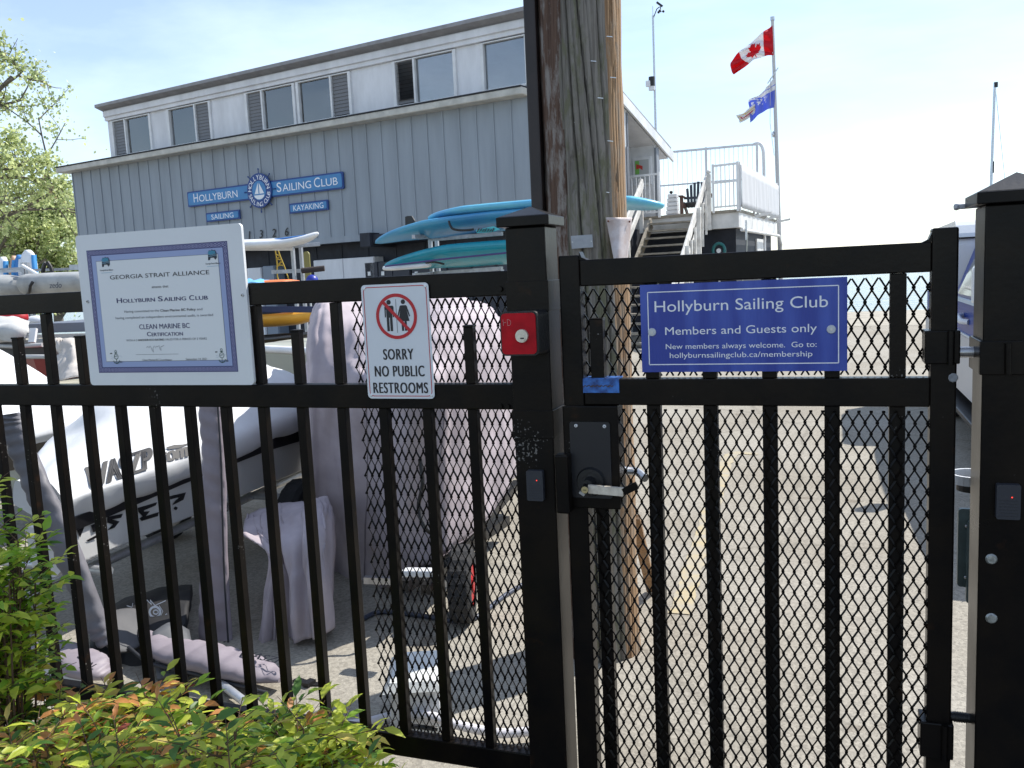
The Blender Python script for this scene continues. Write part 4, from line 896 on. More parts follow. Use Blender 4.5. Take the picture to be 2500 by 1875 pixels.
for px, py in ((678/s_, 480+810/s_), (1871/s_, 480+760/s_)):
    q = at(px, py, CY); a = MB(); a.disc((q.x, CY-.0002, q.z), (0,-1,0), .0052, .003, 14, 0, .004); a.disc((q.x, CY-.0033, q.z), (0,-1,0), .0022, .0006, 10, 1); a.build('screw', [M_steel, M_ink], ct)
# no public restrooms
x0, x1, z0, z1 = -1.1625, -.9655, 1.2095, 1.5130; SY = 2.0555
rsn = thing('restroom_sign', ((x0+x1)/2, SY, z0), 'white tin sign with a red barred circle reading no public restrooms', 'sign')
sign_board(rsn, x0, x1, z0, z1, .011, SY-.0012, .0012, M_signw)
O = Vector((x0, SY-.0012, z0)); w, h = x1-x0, z1-z0
a = MB(); strip(a, rrect(.007, w-.007, .007, h-.007, .012)+[rrect(.007, w-.007, .007, h-.007, .012)[0]], .0020, O, EX, EZ, .0006)
cxx, cyy, rr_ = w*.508, h*.720, .0555
a2 = MB()
def person(ox, fem):
    a2.disc(O+EX*(cxx+ox)+EZ*(cyy+.0375)+Vector((0,-.0004,0)), (0,-1,0), .0062, .0003, 18)
    f = lambda P: flat(a2, [(cxx+ox+u, cyy+v) for u, v in P], O, EX, EZ, .0006)
    if not fem:
        f([(-.0105,.0285), (.0105,.0285), (.0135,.0255), (.0135,-.0020), (.0100,-.0020), (.0100,.0180), (.0085,.0180), (.0085,-.0385), (.0012,-.0385), (.0012,-.0030), (-.0012,-.0030), (-.0012,-.0385), (-.0085,-.0385), (-.0085,.0180), (-.0100,.0180), (-.0100,-.0020), (-.0135,-.0020), (-.0135,.0255)])
    else:
        f([(-.0075,.0285), (.0075,.0285), (.0105,.0260), (.0185,.0000), (.0155,-.0015), (.0090,.0165), (.0160,-.0130), (.0075,-.0130), (.0075,-.0385), (.0012,-.0385), (.0012,-.0130), (-.0012,-.0130), (-.0012,-.0385), (-.0075,-.0385), (-.0075,-.0130), (-.0160,-.0130), (-.0090,.0165), (-.0155,-.0015), (-.0185,.0000), (-.0105,.0260)])
person(-.0205, False); person(.0215, True); strip(a2, [(cxx+.0005, cyy+.045), (cxx+.0005, cyy-.043)], .0011, O, EX, EZ, .0006)
strip(a, ringpts(rr_, 48, cx=cxx, cy=cyy), .0088, O, EX, EZ, .0010); strip(a, [(cxx-.0385, cyy+.0400), (cxx+.0385, cyy-.0400)], .0088, O, EX, EZ, .0011)
a.build('red_marking', mat('sign_red', lin(186,24,36), .45), rsn, recalc=False)
for txt, ty, tw in (('SORRY', .1045, .088), ('NO PUBLIC', .0595, .145), ('RESTROOMS', .0150, .160)):
    letters(a2, txt, O+EX*(w/2)+EZ*ty, EX, EZ, h=.0300, w=tw, bold=.040, lift=.0006, spacing=1.12)
a2.build('black_lettering', M_ink, rsn, recalc=False)
for px, pz in ((.009, .009), (w-.009, .009), (.009, h-.009), (w-.009, h-.009)):
    MB().disc(O+EX*px+EZ*pz, (0,-1,0), .0048, .002, 14, 0, .003).build('screw', MATS['screw_white'], rsn)
# blue members sign
x0, x1, z0, z1 = -.4145, .0430, 1.2765, 1.4835; SY = 2.0535
ms_ = thing('membership_sign', ((x0+x1)/2, SY, z0), 'blue corrugated plastic sign with white lettering on the gate', 'sign')
def coro():
    M = mat('sign_royal_blue', lin(40,62,150), .40); t = M.node_tree; p = t.nodes['Principled BSDF']; N = t.nodes.new; K = t.links.new
    tcn = N('ShaderNodeTexCoord'); wv = N('ShaderNodeTexWave'); wv.inputs['Scale'].default_value = 42; wv.inputs['Distortion'].default_value = .3; wv.bands_direction = 'X'; K(tcn.outputs['Object'], wv.inputs['Vector'])
    b = N('ShaderNodeBump'); b.inputs['Strength'].default_value = .10; b.inputs['Distance'].default_value = .002; K(wv.outputs['Fac'], b.inputs['Height']); K(b.outputs['Normal'], p.inputs['Normal'])
    nn_ = N('ShaderNodeTexNoise'); nn_.inputs['Scale'].default_value = 7; mpn = N('ShaderNodeMapping'); mpn.inputs['Scale'].default_value = (3,1,.6); K(tcn.outputs['Object'], mpn.inputs['Vector']); K(mpn.outputs['Vector'], nn_.inputs['Vector'])
    rr = N('ShaderNodeValToRGB'); rr.color_ramp.elements[0].color = lin(38,58,146); rr.color_ramp.elements[1].color = lin(62,86,172); rr.color_ramp.elements[0].position = .45; rr.color_ramp.elements[1].position = .75; K(nn_.outputs['Fac'], rr.inputs['Fac']); K(rr.outputs['Color'], p.inputs['Base Color'])
    return M
sign_board(ms_, x0, x1, z0, z1, .001, SY-.004, .004, coro())
O = Vector((x0, SY-.004, z0)); w, h = x1-x0, z1-z0
a = MB(); fr_ = [(.018,.018), (w-.018,.018), (w-.018,h-.018), (.018,h-.018), (.018,.018)]
for p, q in zip(fr_, fr_[1:]): strip(a, [p, q], .0022, O, EX, EZ, .0006)
for txt, ty, hh, tw in (('Hollyburn Sailing Club', .1425, .0270, .384), ('Members and Guests only', .0880, .0192, .337), ('New members always welcome.  Go to:', .0545, .0128, .336), ('hollyburnsailingclub.ca/membership', .0335, .0128, .318)):
    letters(a, txt, O+EX*(w/2-.003)+EZ*ty, EX, EZ, h=hh, w=tw, lift=.0006)
a.build('white_lettering', M_whiteink, ms_, recalc=False)
for px, py in ((1592,811), (2029.5,804)):
    q = at(px, py, SY-.004); a = MB(); a.disc((q.x, SY-.0045, q.z), (0,-1,0), .0098, .003, 24, 0, .0085); a.disc((q.x, SY-.0076, q.z), (0,-1,0), .003, .0012, 12, 1); a.build('washer', [mat('washer_grey', (.50,.52,.54), .5), M_steel], ms_)
# ------------------------------------------------------------------ utility pole
def wood(name, c1, c2, c3):
    if name in MATS: return MATS[name]
    M = bpy.data.materials.new(name); MATS[name] = M; M.use_nodes = True; t = M.node_tree; p = t.nodes['Principled BSDF']; N = t.nodes.new; K = t.links.new
    tcn = N('ShaderNodeTexCoord'); mpn = N('ShaderNodeMapping'); mpn.inputs['Scale'].default_value = (70, 70, 2.2); K(tcn.outputs['Object'], mpn.inputs['Vector'])
    n1 = N('ShaderNodeTexNoise'); n1.inputs['Scale'].default_value = 1.3; n1.inputs['Detail'].default_value = 8; n1.inputs['Roughness'].default_value = .65; K(mpn.outputs['Vector'], n1.inputs['Vector'])
    r1 = N('ShaderNodeValToRGB'); r1.color_ramp.elements[0].color = (*c1,1); r1.color_ramp.elements[1].color = (*c2,1); r1.color_ramp.elements[0].position = .30; r1.color_ramp.elements[1].position = .56; K(n1.outputs['Fac'], r1.inputs['Fac'])
    n2 = N('ShaderNodeTexNoise'); n2.inputs['Scale'].default_value = 5.5; n2.inputs['Detail'].default_value = 9; n2.inputs['Roughness'].default_value = .7; mp2 = N('ShaderNodeMapping'); mp2.inputs['Scale'].default_value = (4.5,4.5,1.3); K(tcn.outputs['Object'], mp2.inputs['Vector']); K(mp2.outputs['Vector'], n2.inputs['Vector'])
    r2 = N('ShaderNodeValToRGB'); r2.color_ramp.elements[0].position = .48; r2.color_ramp.elements[1].position = .60; K(n2.outputs['Fac'], r2.inputs['Fac'])
    mxn = N('ShaderNodeMixRGB'); mxn.inputs[2].default_value = (*c3,1); K(r2.outputs['Color'], mxn.inputs[0]); K(r1.outputs['Color'], mxn.inputs[1]); K(mxn.outputs['Color'], p.inputs['Base Color'])
    b = N('ShaderNodeBump'); b.inputs['Strength'].default_value = .6; b.inputs['Distance'].default_value = .004; K(n1.outputs['Fac'], b.inputs['Height']); K(b.outputs['Normal'], p.inputs['Normal'])
    p.inputs['Roughness'].default_value = .85; p.inputs['Specular IOR Level'].default_value = .25
    return M
pole = thing('utility_pole', (-.867, 3.3, 0), 'thick weathered wooden utility pole with a dark conduit, behind the gate', 'utility pole')
fdir = math.atan2(-3.3, .867)                  # towards the street corner where one stands
CR = [(-19, -9, .034, .75), (-3, 17, .034, .70), (9, 23, .012, .5), (24, 35, .020, .8), (-27, -26, .010, .8), (-12, 3, .008, .4), (43, 44, .012, .45), (50, 51, .010, .45), (58, 57, .010, .45), (66, 66, .008, .5), (-48, -47, .006, .6), (-62, -62, .005, .8)]
N_ = 320; rings = []; zs_ = [i*.06 for i in range(0, 88)]
for z in zs_:
    ring = []; r = .155+.004*noise.noise(Vector((0, 0, z*.8)))+.012*max(0, .4-z)
    cxz = Vector((-.867, 3.3, z)); kz_ = max(-.6, min(1, (z-1.75)/.75))
    for k in range(N_):
        a_ = -180+360*k/N_; dev = 0
        for ca, cb, dp, wd in CR:
            c1 = cb+(ca-cb)*kz_+1.3*noise.noise(Vector((ca, 0, z*1.3))); dd = (a_-c1)/wd
            if abs(dd) < 4: dev -= dp*math.exp(-dd*dd)*(1 if noise.noise(Vector((ca*3, 5, z*.4))) > -.3 else .25)
        dev += .0030*noise.noise(Vector((a_*.05, 0, z*1.2)))+.004*noise.noise(Vector((a_*.02, 7, z*5)))
        for az, kz in ((46, 2.47), (47, 2.22), (53, 2.36), (48, 1.86), (50, 1.60), (40, 1.15), (44, .72)):    # knots
            q = ((a_-az)/3.6)**2+((z-kz)/.05)**2; dev += .009*math.exp(-q/3)-.016*math.exp(-q/.35)
        if -22 < a_ < 4 and 1.82 < z < 1.97: dev -= .012
        an = fdir+R(a_); ring.append(cxz+Vector((math.cos(an)*(r+dev), math.sin(an)*(r+dev), 0)))
    rings.append(ring)
a = MB(); a.loft(rings, True, True)
nf = (len(rings)-1)*N_
for i in range(nf):
    j, k = divmod(i, N_); a_ = -180+360*k/N_; z = zs_[j]
    if a_ > 36+3*noise.noise(Vector((1, 0, z*.9))): a.m[i] = 1
    elif a_ < -28+6*noise.noise(Vector((2, 3, z*3))): a.m[i] = 2
a.build('shaft', [wood('grey_moss_wood', (.075,.065,.052), (.225,.205,.180), (.135,.132,.085)), wood('bare_tan_wood', (.13,.062,.028), (.36,.235,.135), (.27,.21,.155)), wood('flaky_brown_wood', (.050,.028,.02), (.115,.07,.05), (.24,.215,.195))], pole)
cd0, cd1 = at(1302, 60, 3.22), at(1330, 900, 3.22)
dz = Vector((0,0,1)); A = cd1-dz*cd1.z; Bq = cd0+dz*(5.2-cd0.z)
a = MB().bar(A, Bq, .047, .05, upv=(0,1,0)); a.build('conduit', mat('dark_brown_conduit', (.020,.012,.011), .5, var=.3, vscale=14), pole, bevel=.006)
for z in (3.4, .9):
    p = A+dz*z; MB().obox(p+Vector((.035,-.006,0)), (.065,0,0), (0,.03,0), (0,0,.018)).build('conduit_strap', M_black, pole)
for k, (px, py) in enumerate(((1488,90),(1497,190),(1490,345),(1481,470),(1466,240),(1405,300),(1372,410),(1500,1190),(1449,150))):
    q = at(px, py, 3.165 if px < 1470 else 3.19); d_ = ray(px, py).normalized(); MB().bar(q+Vector((-.010,0,.003)), q+Vector((.010,0,-.001)), .003, .003).build('staple', M_steel, pole)
pl = thing('pole_plate', at(1421,590,3.13), 'small blank grey metal plate nailed to the wooden pole', 'plate')
c = at(1421,590,3.128); MB().obox(c, (.0375,.012,.001), (.0003,-.0012,0), (-.001,0,.0235)).build('plate', mat('plate_grey', (.33,.345,.37), .5, .3, .1, 30), pl, bevel=.0008)
for s_ in (-1, 1): MB().disc(c+Vector((.033*s_, .010*s_-.0012, 0)), (0,-1,0), .0025, .002, 8).build('nail', M_steel, pl)
gd = thing('pole_guard', at(1512,600,3.2), 'tapering white metal guard nailed to the right side of the wooden pole', 'guard')
rows = []
for j in range(8):
    k = j/7; y = 531+k*125; xa, xb = 1479+k*24, 1543-k*14; row = []
    for i in range(7):
        s_ = i/6; row.append(at(xa+(xb-xa)*s_, y, 3.15-.01*math.sin(s_*3.1)+.085*s_*s_+.006*math.sin(k*5+s_*2)))
    rows.append(row)
a = MB(); sheet(a, grid(rows, 3, 3)); a.build('sheet', mat('battered_white_metal', (.62,.60,.62), .5, 0, .25, 12, .3, 20, col2=(.45,.36,.33)), gd, solid=.002)
for px, py in ((1485,540), (1537,541)): MB().sphere(at(px, py, 3.14 if px < 1500 else 3.21), .004, 8).build('nail', mat('rusty', (.12,.04,.025), .8), gd)
wp = thing('wooden_plank', gnd(1592,1440), 'narrow tan wooden plank leaning at the foot of the utility pole', 'plank')
MB().bar(gnd(1591,1446)+Vector((0,0,.01)), at(1549,1262,3.36), .045, .02).build('plank', MATS['bare_tan_wood'], wp)
# ------------------------------------------------------------------ covered dinghy on its trolley (centre)
M_cov = mat('pink_grey_canvas', (.42,.365,.39), .85, var=.22, vscale=3.0, bump=.35, bscale=9, detail=8)
G_ = lambda rows: [[at(x, y, Y) for x, y, Y in r] for r in rows]
cv = thing('covered_boat', (-1.7, 4, 0), 'boat on a trolley under a pink grey canvas cover, behind the mesh', 'boat')
rows = G_([
 [(757,1370,4.6),(762,1400,3.80),(790,1440,3.90),(850,1455,3.86),(920,1440,3.74),(990,1400,3.52),(1085,1354,3.48),(1200,1247,4.0),(1258,1150,4.6),(1252,1060,5.6)],
 [(754,1150,4.6),(757,1180,3.80),(785,1190,3.78),(850,1195,3.72),(925,1180,3.58),(1010,1150,3.38),(1100,1110,3.48),(1212,1050,4.1),(1266,1010,4.7),(1256,960,5.6)],
 [(757,930,4.6),(757,950,3.80),(783,955,3.70),(850,960,3.64),(925,965,3.50),(1015,955,3.30),(1105,930,3.52),(1215,905,4.15),(1264,890,4.7),(1254,860,5.6)],
 [(760,830,4.7),(760,835,3.85),(785,820,3.78),(840,850,3.76),(910,905,3.60),(1005,900,3.40),(1100,860,3.65),(1210,835,4.2),(1256,825,4.8),(1250,810,5.6)],
 [(775,760,4.8),(775,752,4.00),(795,738,3.92),(840,752,4.02),(920,800,3.90),(1000,790,3.80),(1100,770,3.95),(1196,775,4.4),(1226,785,4.9),(1225,785,5.6)],
 [(800,745,5.0),(805,734,4.6),(820,730,4.5),(870,733,4.6),(940,732,4.6),(1010,731,4.55),(1095,731,4.6),(1165,738,4.9),(1190,755,5.1),(1195,770,5.6)],
 [(830,800,5.6),(840,780,5.5),(855,770,5.4),(890,765,5.4),(950,762,5.4),(1010,762,5.4),(1080,765,5.4),(1130,772,5.5),(1160,790,5.5),(1180,800,5.7)]])
rows = grid(rows, 14, 14)
rows = [[p+Vector((0, -.022*math.sin(i*.31+.9*math.sin(j*.07+i*.03))*max(0, 1-j/52), 0)) for i, p in enumerate(r)] for j, r in enumerate(rows)]
rows = wrinkle(wrinkle(rows, .034, 3.4, 3, (1.3,1.3,.5)), .012, 11, 8, (1.2,1.2,.4))
a = MB(); sheet(a, rows)
a.build('cover', M_cov, cv, solid=.008)
nr_, nc_ = len(rows), len(rows[0])
for cI in (int(nc_*.40), int(nc_*.63)):       # sewn seams
    MB().tube([rows[j][cI]-Vector((0,.004,0)) for j in range(0, nr_-10)], .004, 5).build('seam', mat('seam_grey', (.22,.19,.205), .9), cv)
MB().tube([p-Vector((0,.003,0)) for p in rows[0]], .006, 5).build('hem', MATS['seam_grey'], cv)
P = [at(1025,1120,3.30), at(1032,1180,3.28), at(1022,1240,3.28), at(1040,1290,3.26), at(1058,1305,3.3)]; MB().tube(crv(P, 5), .009, 6).build('tie_cord', M_black2, cv)
# hull under the cover, seen at the hem
a = MB(); rings = []
for k in range(9):
    t = k/8; y = 3.95+t*2.2; xc = -2.1-.12*t; b = .24*math.sin(math.pi*min(1, .3+t*.62)); z0 = .30+.08*t
    rings.append([Vector((xc+math.cos(s_)*b, y, z0+.30-math.sin(s_)*.28)) for s_ in [math.pi*q/8 for q in range(9)]])
a.loft(rings, True, True); a.build('hull', mat('dark_hull', (.05,.052,.06), .4), cv)
a = MB(); a.bar(at(985,1432,3.2), at(1235,1270,4.6), .05, .05); a.bar(at(1040,1440,3.3), at(1262,1180,5.2), .045, .045); a.build('trolley_beam', M_black2, cv)
a = MB(); a.bar(at(985,1397,3.05), at(1062,1398,3.05), .05, .028); a.build('bumper', M_white, cv, bevel=.006)
def wheel(parent, c, ax, r, w, hubm, name='wheel', knobs=True):
    ax = Vector(ax).normalized(); u = ax.orthogonal().normalized(); v = ax.cross(u); rings = []; n = 40
    prof = [(-.5,.62), (-.5,.86), (-.36,.985), (0,1.0), (.36,.985), (.5,.86), (.5,.62)]
    for k in range(n):
        t = 2*math.pi*k/n; dv = u*math.cos(t)+v*math.sin(t); kk = 1+(.022 if k % 2 and knobs else 0)
        rings.append([c+ax*p*w+dv*r*q*(kk if q > .9 else 1) for p, q in prof])
    rings.append(rings[0]); a = MB(); a.loft(rings, False, False, smooth=False); wo = a.build(name, M_tyre, parent)
    a = MB(); a.disc(c-ax*w*.42, ax, r*.63, w*.84, 24); a.disc(c-ax*w*.52, ax, r*.2, w*1.04, 12); a.build('rim', hubm, wo)
wheel(cv, Vector((-1.525, 3.42, .172)), (.95,.29,0), .17, .10, M_red)
a = MB(); a.bar(Vector((-1.50,3.43,.172)), Vector((-1.95,3.30,.20)), .03, .03); a.build('axle', M_steel, cv)
# canvas hanging to the ground left of it
dr = thing('draped_canvas', gnd(700,1560), 'grey violet canvas hanging to the ground over a trolley, left of the covered boat', 'canvas')
rows = G_([
 [(598,1262,3.50),(620,1250,3.58),(660,1240,3.64),(700,1228,3.66),(742,1222,3.64),(775,1215,3.60),(800,1212,3.60)],
 [(596,1300,3.25),(625,1290,3.3),(665,1275,3.35),(705,1265,3.35),(745,1255,3.3),(785,1255,3.28),(812,1258,3.4)],
 [(604,1302,3.18),(640,1318,3.12),(672,1325,3.16),(708,1320,3.14),(745,1315,3.12),(785,1320,3.12),(815,1330,3.3)],
 [(664,1345,3.12),(676,1360,3.08),(690,1390,3.10),(715,1400,3.08),(748,1400,3.05),(785,1400,3.06),(814,1410,3.25)],
 [(652,1440,3.10),(664,1450,3.05),(688,1460,3.08),(720,1470,3.04),(752,1470,3.02),(790,1465,3.05),(818,1470,3.22)],
 [(636,1577,3.05),(652,1580,3.0),(690,1568,3.06),(722,1564,3.02),(760,1560,3.0),(795,1545,3.04),(819,1528,3.2)]])
rows = grid(rows, 11, 11); nc_ = len(rows[0])
rows = [[p+Vector((0, -.028*min(1, j/18)*math.sin(i*.42+.8*math.sin(j*.09))+.012*math.sin(i*.95+j*.05), 0)) for i, p in enumerate(r)] for j, r in enumerate(rows)]
a = MB(); sheet(a, wrinkle(rows, .018, 6, 9, (1.2,1.2,.5))); a.build('cloth', M_cov, dr, solid=.006)
# ------------------------------------------------------------------ racing dinghy with printed cover (left)
M_hullw = mat('gelcoat_white', (.70,.70,.69), .28, var=.05, vscale=2); M_covw = mat('white_boat_cover', (.66,.67,.68), .7, var=.08, vscale=3, bump=.2, bscale=12)
M_hk = mat('hull_black', (.012,.012,.014), .3)
rb = thing('racing_dinghy', (-3.3, 4.2, 0), 'white racing dinghy under a printed white cover with bold black lettering', 'dinghy')
Ys = [2.70, 2.78, 2.88, 3.0, 3.2, 3.4, 3.7, 4.1, 4.4, 4.7, 5.0, 5.5, 6.1]
fb_ = lambda y: max(.12, min(1, (y-2.68)/.8))**.6
def hull_ring(y, k):
    tp = max(0, (y-4.6)/1.7); fb = max(.12, min(1, (y-2.68)/.8))**.6; xc = -3.06-.30*fb-.02*(y-3); bb, bg = .30*fb*(1-.75*tp**1.6), .36*fb*(1-.78*tp**1.6)
    zb, zg = .350+.05*tp, .552+.105*(y-2.75)/1.42*(1 if y < 4.2 else 1.42/max(1.42, y-2.75))
    return xc, bb, bg, zb, zg
a = MB(); rings = []
for y in Ys:
    xc, bb, bg, zb, zg = hull_ring(y, 0)
    rings.append([Vector((xc-bg, y, zg)), Vector((xc-bb, y, zb+.02)), Vector((xc-bb*.5, y, zb-.015)), Vector((xc+bb*.5, y, zb-.015)), Vector((xc+bb, y, zb+.02)), Vector((xc+bg, y, zg))])
a.loft(rings, True, True, smooth=False); bvh_ = BVHTree.FromPolygons([tuple(v) for v in a.v], a.f); ho = a.build('hull', M_hullw, rb, bevel=.006)
a = MB()
for y0, y1 in zip(Ys, Ys[1:]):
    x0, b0, g0, zb0, zg0 = hull_ring(y0, 0); x1, b1, g1, zb1, zg1 = hull_ring(y1, 0); d0_, d1_ = .03+.045*max(0, y0-3.4), .03+.045*max(0, y1-3.4)
    a.add([(x0+g0+.012,y0,zg0+.03), (x1+g1+.012,y1,zg1+.03), (x1+g1+.004,y1,zg1-d1_), (x0+g0+.004,y0,zg0-d0_)], [(0,1,2,3)])
a.build('black_gunwale', M_hk, rb, solid=.01)
a = MB(); rings = []
for y in Ys:
    xc, bb, bg, zb, zg = hull_ring(y, 0); RZ = [(2.6,.75),(2.92,.80),(3.19,.89),(3.32,.97),(3.5,1.06),(3.9,1.15),(4.3,1.15),(4.68,1.03),(4.94,.90),(5.4,.84),(6.2,.76)]; i_ = max(i for i in range(len(RZ)-1) if RZ[i][0] <= y); rz = RZ[i_][1]+(RZ[i_+1][1]-RZ[i_][1])*(y-RZ[i_][0])/(RZ[i_+1][0]-RZ[i_][0])
    sw_ = bg+.12*(1-max(0, (y-4.4)/1.7))*fb_(y)
    P = [Vector((xc-sw_-.02, y, zg+.10)), Vector((xc-sw_*.95, y, zg+.20)), Vector((xc-sw_*.5, y, lerp(zg+.18, rz, .62))), Vector((xc, y, rz)), Vector((xc+sw_*.5, y, lerp(zg+.18, rz, .62))), Vector((xc+sw_*.93, y, lerp(zg+.13, rz, .2))), Vector((xc+sw_+.02, y, zg+.115)), Vector((xc+sw_-.03, y, zg+.02)), Vector((xc+bg*.9, y, zg-.01))]
    rings.append(crv(P, 5))
rows = [list(r) for r in rings]; rows = list(zip(*[crv(list(c), 6) for c in zip(*rows)])); rows = wrinkle([list(r) for r in rows], .020, 3.2, 5)
a = MB(); sheet(a, rows); a.add([p for p in rows[0]], [tuple(range(len(rows[0])))]); bvc = BVHTree.FromPolygons([tuple(v) for v in a.v], a.f); a.build('boat_cover', M_covw, rb)
# lettering on the cover flank and the hull side
def flank(y0, y1, f0, f1):                    # returns origin, ex, ey on a sloping flank of the boat
    p0, p1, q0 = f0(y0), f0(y1), f1((y0+y1)/2)
    ex = (p1-p0).normalized(); m_ = (p0+p1)/2; ey = (q0-m_); ey = (ey-ex*ey.dot(ex)).normalized(); return p0, ex, ey
def cflank(t): return lambda y: (lambda h: Vector((h[0]+(h[2]+.12)*(1-.45*t)+.012, y, h[4]+.205+.22*t)))(hull_ring(y, 0))
E_, X_, Y_ = flank(2.75, 4.3, cflank(0), cflank(1))
N3 = X_.cross(Y_)
def px_on(px, py, P, n): return onp(px, py, P, n)
def pix_text(mb, txt, pa, pb, hpx_top, P, n, sh=0, bold=.02, lift=.004):
    A, Bq, T = onp(*pa, P, n), onp(*pb, P, n), onp(*hpx_top, P, n)
    ex = (Bq-A).normalized(); ey = (T-A); ey = (ey-ex*ey.dot(ex)).normalized(); h_ = abs((T-A).dot(ey))
    if ex.cross(ey).dot(n) < 0: n = -n
    letters(mb, txt, (A+Bq)/2+n*lift, ex, ey, w=(Bq-A).length, h=h_, bold=bold, shear=sh, lift=lift)
nside = Vector((.90,-.08,.42)).normalized(); Pc = Vector((-2.90, 3.2, .80))
a = MB()
pc_ = onto(bvc, .010); quad_letters(a, 'WASZP', ((210,1198),(376,1141),(372,1089),(206,1141)), pc_, .085)
quad_letters(a, '.com', ((381,1135),(462,1113),(460,1089),(379,1110)), pc_, .07)
A_ = [pc_(x, y) for x, y in ((405,1092), (425,1086), (445,1085), (470,1080), (440,1093), (412,1097))]; a.add(A_, [(0,1,2,3,4,5)])
a.build('cover_lettering', mat('print_black', (.012,.012,.014), .6), rb, recalc=False)
xs0 = hull_ring(3.2, 0); nh = Vector((.93,-.03,-.28)).normalized(); Ph = Vector((xs0[0]+(xs0[1]+xs0[2])/2+.012, 3.2, (xs0[3]+xs0[4])/2))
nh = Vector((.955,0,-.30)).normalized()
a = MB()
ph_ = onto(bvh_, .009)
def hp(pts): a.add([ph_(x, y) for x, y in pts], [tuple(range(len(pts)))])
hp([(188,1295),(206,1286),(196,1312)]); hp([(222,1283),(240,1274),(238,1282),(226,1296),(248,1284),(246,1290),(228,1300)])
hp([(210,1320),(236,1306),(238,1312),(216,1322)]); hp([(262,1262),(300,1254),(296,1264),(274,1268),(292,1273),(280,1288),(262,1295),(276,1280),(262,1276)])
hp([(336,1240),(384,1226),(380,1234),(352,1246),(350,1262),(388,1250),(386,1260),(346,1272),(340,1266),(366,1248),(338,1250)])
hp([(412,1212),(454,1202),(448,1220),(420,1234),(428,1222),(440,1213),(414,1220)])
a.build('hull_lettering', M_hk, rb, recalc=False)
a = MB(); a.disc(onp(427,1240,Ph,nh), nh, .008, .01, 12); a.build('fitting', M_black2, rb)
a = MB(); a.tube([Vector((-3.75,2.9,.30)), Vector((-3.0,2.9,.30))], .022, 8); a.tube([Vector((-3.75,4.2,.30)), Vector((-2.9,4.2,.30))], .022, 8); a.tube([Vector((-3.2,2.5,.26)), Vector((-3.2,5.2,.32))], .025, 8); a.build('trolley_frame', M_alu, rb)
for x in (-3.85, -2.86): wheel(rb, Vector((x, 4.2, .205)), (1,0,0), .205, .13, M_steel)
# second covered boat behind, at the left edge
b2 = thing('covered_dinghy', (-5.4, 5.2, 0), 'white covered dinghy with a dark lower edge at the far left', 'dinghy')
a = MB(); rings = []
for y, rz, bg in ((3.5,1.33,.58), (3.8,1.29,.57), (4.06,1.22,.55), (4.39,.98,.50), (4.8,.84,.42), (5.4,.78,.25)):
    xc = -4.95
    P = [Vector((xc-bg, y, .74)), Vector((xc-bg*.55, y, lerp(.78, rz, .6))), Vector((xc, y, rz)), Vector((xc+bg*.55, y, lerp(.78, rz, .6))), Vector((xc+bg, y, .76)), Vector((xc+bg*.96, y, .66))]
    rings.append(crv(P, 4))
rows = [list(r) for r in zip(*[crv(list(c), 5) for c in zip(*rings)])]
a.loft(wrinkle(rows, .02, 2.2, 2), False, False); a.add(rows[0], [tuple(range(len(rows[0])))]); a.build('boat_cover', M_covw, b2)
a = MB(); rings = []
for y, bg in ((3.52,.55), (4.06,.53), (4.39,.48), (4.8,.40), (5.38,.23)):
    xc = -4.95; rings.append([Vector((xc-bg, y, .69)), Vector((xc-bg*.8, y, .52)), Vector((xc, y, .42)), Vector((xc+bg*.8, y, .52)), Vector((xc+bg, y, .69))])
a.loft(rings, True, True, smooth=False); a.build('hull', M_hk, b2)
a = MB(); a.tube([Vector((-5.2,3.6,.0)), Vector((-5.0,3.7,.5))], .03, 8); a.tube([Vector((-4.7,3.6,.0)), Vector((-4.9,3.7,.5))], .03, 8); a.tube([Vector((-5.3,4.9,.0)), Vector((-5.05,4.9,.5))], .03, 8); a.tube([Vector((-4.6,4.9,.0)), Vector((-4.85,4.9,.5))], .03, 8); a.build('stand', M_alu, b2)
# ------------------------------------------------------------------ padded foil covers
M_pad = mat('padded_mauve_fabric', (.27,.235,.265), .55, var=.12, vscale=8, bump=.25, bscale=16); M_padg = mat('padded_grey_fabric', (.16,.155,.172), .5, var=.2, vscale=7, bump=.25, bscale=14); M_pipe = mat('black_piping', (.02,.022,.028), .6)
def pad(mb, pts, wpx, ths, nrm, ns=7, seed=0, amp=.006):   # flat padded sleeve: axis points, widths in metres, thickness
    P = crv(pts, ns); Wd = crv([float(x) for x in wpx], ns); T = crv([float(x) for x in ths], ns); rings = []
    for i, p in enumerate(P):
        d = (P[min(i+1, len(P)-1)]-P[max(i-1, 0)]).normalized(); nn = Vector(nrm); nn = (nn-d*nn.dot(d)).normalized(); x = d.cross(nn)
        ring = []
        for k in range(16):
            t = 2*math.pi*k/16; c, s_ = math.cos(t), math.sin(t); q = p+x*Wd[i]*.5*math.copysign(abs(c)**.6, c)+nn*T[i]*.5*s_
            q += nn*amp*noise.noise(q*9+Vector((seed,0,0)))*1.5+nn*amp*.9*math.sin(i*2.1+c*2)*(1 if s_ > 0 else 0); ring.append(q)
        rings.append(ring)
    return mb.loft(rings, True, True)
f1 = thing('foil_cover', gnd(520,1570), 'mauve padded foil cover standing upright on its padded wing, left of the canvas', 'foil cover', 'padded covers of the hydrofoils')
Yp = 3.02
axis = [at(527,1566,2.98), at(523,1420,3.0), at(523,1250,3.03), at(521,1120,3.05), at(514,995,3.08), at(510,900,3.1)]
a = MB(); pad(a, axis, (.160,.138,.114,.108,.106,.10), (.05,.05,.055,.055,.055,.05), (.15,-1,.05), 9, 1, .007); a.build('strut_cover', M_pad, f1)
